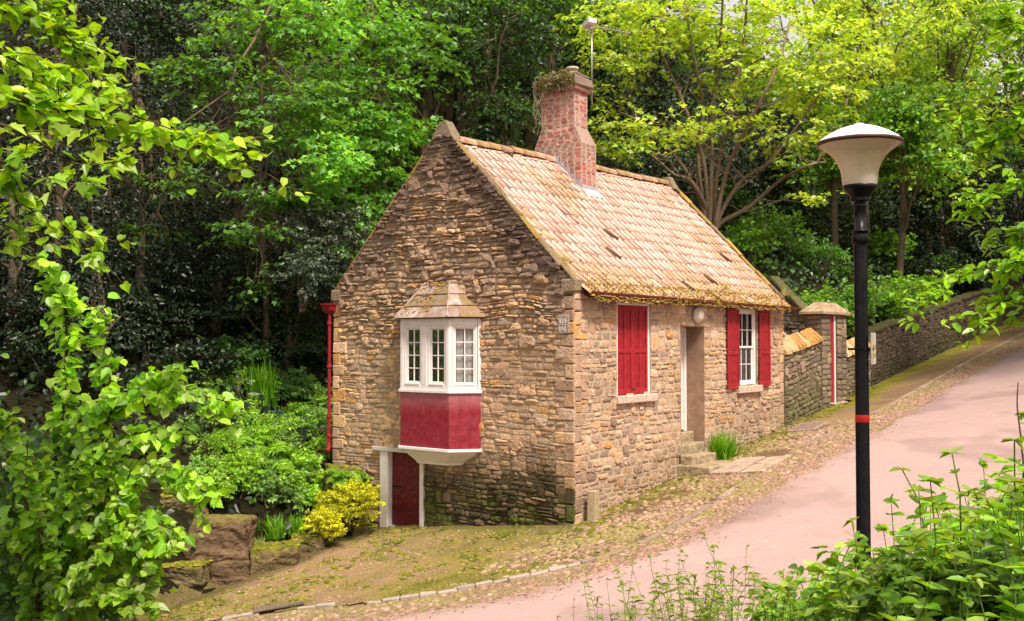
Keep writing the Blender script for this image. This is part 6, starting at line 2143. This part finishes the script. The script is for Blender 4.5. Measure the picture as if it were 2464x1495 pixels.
# hazel bush, lower left
hb = foot(120, 7.6)
e = empty('hazel_bush', hb, 'large bright green hazel bush filling the lower left foreground', 'bush')
w_ = MB(); f_ = MB()
root = (120, 1700, 7.6)
HZ = [[(110, 1300, 7.4), (150, 1000, 7.3), (160, 800, 7.3), (150, 700, 7.2), (100, 620, 7.1)],
      [(150, 1200, 7.3), (200, 1000, 7.2), (300, 970, 7.0), (400, 945, 6.8), (500, 960, 6.7), (555, 985, 6.7)],
      [(140, 1250, 7.3), (230, 1010, 7.1), (320, 940, 7.0), (380, 905, 6.9), (440, 890, 6.8)],
      [(130, 1350, 7.3), (260, 1180, 7.0), (350, 1130, 6.8), (430, 1150, 6.7), (510, 1195, 6.6)],
      [(120, 1400, 7.2), (230, 1280, 6.8), (310, 1240, 6.7), (380, 1260, 6.6), (410, 1300, 6.5)],
      [(130, 1450, 7.1), (220, 1380, 6.7), (290, 1340, 6.6), (350, 1380, 6.5)],
      [(100, 1300, 7.2), (60, 1150, 7.0), (20, 1020, 6.9), (-30, 960, 6.8)],
      [(130, 1300, 7.3), (220, 1120, 7.1), (270, 960, 7.1), (240, 830, 7.1), (235, 760, 7.1)],
      [(100, 1450, 7.0), (40, 1330, 6.6), (-20, 1250, 6.5)],
      [(140, 1350, 7.3), (280, 1120, 6.9), (350, 1050, 6.8), (430, 1040, 6.7)],
      [(120, 1500, 7.0), (230, 1440, 6.5), (290, 1430, 6.4), (340, 1450, 6.3)],
      [(130, 1400, 7.1), (160, 1220, 6.7), (200, 1120, 6.6), (260, 1080, 6.6)],
      [(90, 1450, 6.9), (100, 1300, 6.5), (60, 1200, 6.4), (80, 1100, 6.4)],
      [(160, 1350, 7.0), (260, 1260, 6.6), (310, 1180, 6.6), (360, 1110, 6.6)],
      [(150, 1450, 6.8), (240, 1350, 6.4), (280, 1290, 6.4), (330, 1290, 6.4)]]
for i, hp in enumerate(HZ):
    branch(w_, f_, [root] + hp, .018, 'hazel', .078, NG + NYG[:1], .018, .45, sub=20, sublen=.24, tone=[1.5, 1.45, 1.45, 1.25, 1.1, 1.0, 1.2, 1.4, .9, 1.3, .8, 1.1, 1.0, 1.1, 1.0][i], per=2 if i else 3)  # tone paints light on upper branches and shade on lower ones
# inner leaves of the bush, their shade painted as darker greens
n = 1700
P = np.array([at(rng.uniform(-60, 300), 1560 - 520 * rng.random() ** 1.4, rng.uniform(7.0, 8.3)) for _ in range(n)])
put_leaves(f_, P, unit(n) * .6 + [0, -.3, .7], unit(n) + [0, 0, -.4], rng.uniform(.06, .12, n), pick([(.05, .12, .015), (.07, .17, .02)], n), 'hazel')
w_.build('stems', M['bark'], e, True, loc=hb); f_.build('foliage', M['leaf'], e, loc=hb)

# right side branches
o0 = at(2560, 420, 8.5)
e = empty('overhanging_branch', o0, 'fine leaved bright branches reaching in from the right edge', 'branch')
w_ = MB(); f_ = MB()
for i, (bp, kk) in enumerate([([(2600, 300, 8.0), (2480, 300, 8.2), (2400, 330, 8.4), (2330, 300, 8.5), (2290, 290, 8.5)], 1), ([(2600, 180, 8), (2490, 190, 8.2), (2430, 170, 8.3)], 1),
            ([(2600, 420, 8.0), (2500, 420, 8.1), (2430, 450, 8.2), (2370, 470, 8.3), (2330, 505, 8.3)], 1), ([(2600, 520, 8.0), (2500, 540, 8.2), (2430, 580, 8.3)], 1),
            ([(2620, 600, 7.8), (2500, 620, 8.0), (2400, 640, 8.1), (2300, 670, 8.2), (2250, 695, 8.2)], 1), ([(2600, 640, 8), (2500, 690, 8.1), (2430, 720, 8.2), (2370, 745, 8.2)], 1),
            ([(2600, 240, 8), (2500, 250, 8.2), (2440, 300, 8.3), (2380, 350, 8.4)], 1), ([(2600, 60, 8), (2500, 70, 8.2), (2440, 60, 8.3), (2400, 20, 8.4)], 1), ([(2600, 560, 8), (2520, 590, 8.2), (2460, 640, 8.2)], 1)]):
    branch(w_, f_, bp, .012, 'oval', .10, NYG[:3] + NG[:2], .020, .25, sub=16, sublen=.35, tone=1.0, per=2, upn=1.0)
w_.build('wood', M['bark'], e, True, loc=o0); f_.build('leaves', M['leaf'], e, loc=o0)

# nettle-like plants and scrub on the near bank, lower right
def stemplant(p, H, lean, size, cols, pairs, kind='oval', rad=.006, bark=(.14, .2, .04), tone=1.0):
    w = MB(); f = MB()
    e_ = p + np.array([lean[0], lean[1], H])
    W = wobble(p, e_, 10, .28)
    tube(w, W, np.linspace(rad, rad * .35, 10), bark, 5)
    u = np.linspace(.22, 1, pairs)
    B = np.stack([np.interp(u, np.linspace(0, 1, 10), W[:, c]) for c in range(3)], 1)
    a = np.arange(pairs) * 1.57 + rng.uniform(0, 6) + rng.normal(0, .35, pairs)
    keep = rng.random(pairs) > .18
    B = B[keep]; a = a[keep]; u = u[keep]; pairs = len(u)
    for sg in (0, pi):
        D = np.stack([np.cos(a + sg), np.sin(a + sg), 0 * a + .15], 1) + rng.normal(0, .15, (pairs, 3))
        sz_ = size * (1.1 - .6 * u) * rng.uniform(.8, 1.15, pairs)
        put_leaves(f, B, np.array([0, 0, 1.]) + D * .35 * -1 + rng.normal(0, .2, (pairs, 3)), D, sz_, pick(cols, pairs, .15) * tone, kind)
    k = 4
    put_leaves(f, np.repeat(e_[None], k, 0), np.array([0, 0, 1.]) + rng.normal(0, .4, (k, 3)), unit(k) + [0, 0, .6], size * .45, pick([(.28, .38, .06)], k), kind)
    return w, f
def plant_obj(name, label, p, w, f, cat='plant', group=None):
    e = empty(name, p, label, cat, group=group)
    w.build('stem', M['leaf'], e, True, loc=p); f.build('leaves', M['leaf'], e, loc=p)
    return e
cnt = 0
NTL = [(.20, .44, .02), (.28, .54, .03), (.13, .32, .02), (.38, .60, .09)]
for i in range(120):
    px = rng.uniform(1970, 2560)
    Y = rng.uniform(3.6, 6.3)
    q = ray(px, 747); x = q[0] / q[1] * Y
    g_ = np.array([x, Y, tz(x, Y) - .03])
    # crown height rises towards the right edge
    top = np.interp(px, [1970, 2080, 2250, 2330, 2463], [1440, 1330, 1300, 1215, 1130]) + rng.uniform(-35, 90)
    if rng.random() < .10 and px > 2150: top -= rng.uniform(50, 110)
    zt = at(px, top, Y)[2]
    H = zt - g_[2]
    if H < .3: continue
    w, f = stemplant(g_, H, rng.normal(0, .13, 2), rng.uniform(.085, .13), NTL, int(H / .075), rng.choice(['oval', 'hazel', 'lance']), tone=rng.uniform(.75, 1.2))
    plant_obj('nettle_plant', 'leafy green nettle-like stem in the dense scrub at lower right', g_, w, f, group='green stems of the lower right scrub')
for (px, top, Y, lx_) in ((2170, 1130, 5.0, -.25), (2290, 1090, 4.6, -.3), (2440, 1060, 4.4, -.2), (2330, 1180, 4.8, -.35), (2230, 1210, 5.2, -.2)):
    tip = at(px, top, Y); x = tip[0] - lx_; g_ = np.array([x, Y, tz(x, Y)])
    w, f = stemplant(g_, tip[2] - g_[2], (lx_, 0), .13, NTL + [(.3, .42, .1)], 15, 'oval', .009)
    lab = {2170: 'tall arching leafy stem nearest the lamp column', 2290: 'tall arching leafy stem in the middle of the scrub', 2440: 'tall leafy stem at the right edge of the photo', 2330: 'broad leaved stem leaning left over the scrub', 2230: 'shorter arching stem between the lamp and the tall stems'}[px]
    plant_obj('arching_stem', lab, g_, w, f)
for (px, py, Y, r, n, lab, tn) in ((2060, 1500, 5.4, (.42, .5, .22), 80, 'leafy bramble mound at the foot of the lamp column', 1.0), (2230, 1470, 5.0, (.5, .5, .28), 100, 'leafy bramble mound in the middle of the lower right scrub', .9),
        (2400, 1400, 4.8, (.5, .5, .38), 110, 'tall leafy bramble mound near the right edge', .85), (2540, 1330, 5.2, (.5, .5, .5), 110, 'highest bramble mound at the right edge', .9), (2150, 1520, 4.4, (.5, .4, .2), 80, 'low dark bramble mound at the bottom edge', .6),
        (2350, 1470, 4.2, (.5, .4, .28), 120, 'dark bramble mound in the bottom right corner', .5)):
    bush('bramble', lab, 'bramble', at(px, py, Y), r, n, 'oval', .072, NTL, per=15, slen=.28, width=.08, tone=tn, lobes=8, up=.8, jit=.4)
# bare twig at far right
p0 = at(2452, 1130, 4.6)
mb = MB(); g_ = np.array([p0[0], p0[1], tz(p0[0], p0[1])])
tube(mb, smooth_path([g_, at(2465, 1250, 4.6), at(2458, 1080, 4.6), at(2447, 980, 4.6), at(2449, 920, 4.6)], 5), np.linspace(.006, .0025, 21), (.12, .07, .07), 5)
tag(mb.build('bare_twig', M['bark'], None, True, loc=g_), 'thin bare brown twig standing at the right edge', 'twig')

# thin wispy stems along the bottom
GS = [(.28, .40, .06), (.20, .34, .04), (.34, .42, .10)]
for i in range(120):
    px = rng.uniform(1430, 1960) if i % 5 else rng.uniform(1560, 1800)
    Y = rng.uniform(4.6, 6.6)
    q = ray(px, 747); x = q[0] / q[1] * Y
    g_ = np.array([x, Y, tz(x, Y) - .03])
    top = 1475 - 190 * rng.random() * (1 - abs(px - 1760) / 520) + rng.uniform(-20, 25)
    zt = at(px, top, Y)[2]
    w, f = stemplant(g_, zt - g_[2], rng.normal(0, .15, 2), rng.uniform(.035, .10), GS, int((zt - g_[2]) / .045), 'lance', .0032, (.22, .20, .07), tone=rng.uniform(.8, 1.2))
    plant_obj('wispy_stem', 'thin wispy green stem rising in front of the lane at the bottom edge', g_, w, f, group='wispy stems along the bottom edge')
for (a, b_) in (((1880, 1560), (1765, 1370)), ((1920, 1560), (1830, 1400))):
    g_ = at(a[0], a[1], 4.8); e_ = at(b_[0], b_[1], 5.0); g_[2] = tz(g_[0], g_[1])
    w, f = stemplant(g_, e_[2] - g_[2], (e_[0] - g_[0], e_[1] - g_[1]), .09, NTL, 8, 'lance', .008)
    plant_obj('leaning_stem', 'thick green stem leaning left at the bottom, the %s one' % ('longer left' if a[0] == 1880 else 'shorter right'), g_, w, f)
for i in range(34):
    px = rng.uniform(1800, 2080); Y = rng.uniform(4.2, 5.6)
    q = ray(px, 747); x = q[0] / q[1] * Y
    g_ = np.array([x, Y, tz(x, Y) - .03]); zt = at(px, rng.uniform(1395, 1480), Y)[2]
    w, f = stemplant(g_, zt - g_[2], rng.normal(0, .05, 2), .09, NTL, max(4, int((zt - g_[2]) / .06)), rng.choice(['oval', 'hazel']), tone=rng.uniform(.9, 1.2))
    plant_obj('nettle_plant', 'short leafy stem between the wispy stems and the dense scrub', g_, w, f, group='short leafy stems at the bottom')
# ------------------------------------------------------------------ light, sky, camera
SUN_EL, SUN_AZ = radians(56), radians(152)      # azimuth clockwise from +Y
w = bpy.data.worlds.new('World'); scene.world = w; w.use_nodes = True
nt = w.node_tree; nt.nodes.clear()
out = nt.nodes.new('ShaderNodeOutputWorld'); bg = nt.nodes.new('ShaderNodeBackground')
sk = nt.nodes.new('ShaderNodeTexSky'); sk.sky_type = 'NISHITA'; sk.sun_disc = False
sk.sun_elevation = SUN_EL; sk.sun_rotation = SUN_AZ; sk.air_density = 1.0; sk.dust_density = 3.0; sk.altitude = 60
mx = nt.nodes.new('ShaderNodeMixRGB'); mx.inputs[0].default_value = .72; mx.inputs[2].default_value = (9.8, 8.7, 8.2, 1)
nt.links.new(sk.outputs[0], mx.inputs[1]); nt.links.new(mx.outputs[0], bg.inputs['Color'])
bg.inputs['Strength'].default_value = .115
nt.links.new(bg.outputs[0], out.inputs['Surface'])
sd = bpy.data.lights.new('sun', 'SUN'); sd.energy = 5.9; sd.angle = radians(12); sd.color = (1.0, .89, .80)
so = bpy.data.objects.new('sun', sd); COL.objects.link(so)
dv = Vector((sin(SUN_AZ) * cos(SUN_EL), cos(SUN_AZ) * cos(SUN_EL), sin(SUN_EL)))
so.rotation_euler = dv.to_track_quat('Z', 'Y').to_euler(); so.location = dv * 40

cam = bpy.data.cameras.new('camera'); co = bpy.data.objects.new('camera', cam); COL.objects.link(co)
co.location = (0, 0, EYE); co.rotation_euler = (radians(90) + PITCH, 0, 0)
cam.sensor_width = 36; cam.lens = 36 * F / 2463; cam.clip_start = .1; cam.clip_end = 2000
scene.camera = co
scene.view_settings.view_transform = 'Standard'; scene.view_settings.look = 'None'
scene.view_settings.exposure = 0; scene.view_settings.gamma = 1
scene.cycles.max_bounces = 6; scene.cycles.diffuse_bounces = 3; scene.cycles.transmission_bounces = 4; scene.cycles.transparent_max_bounces = 6
scene.cycles.use_denoising = True
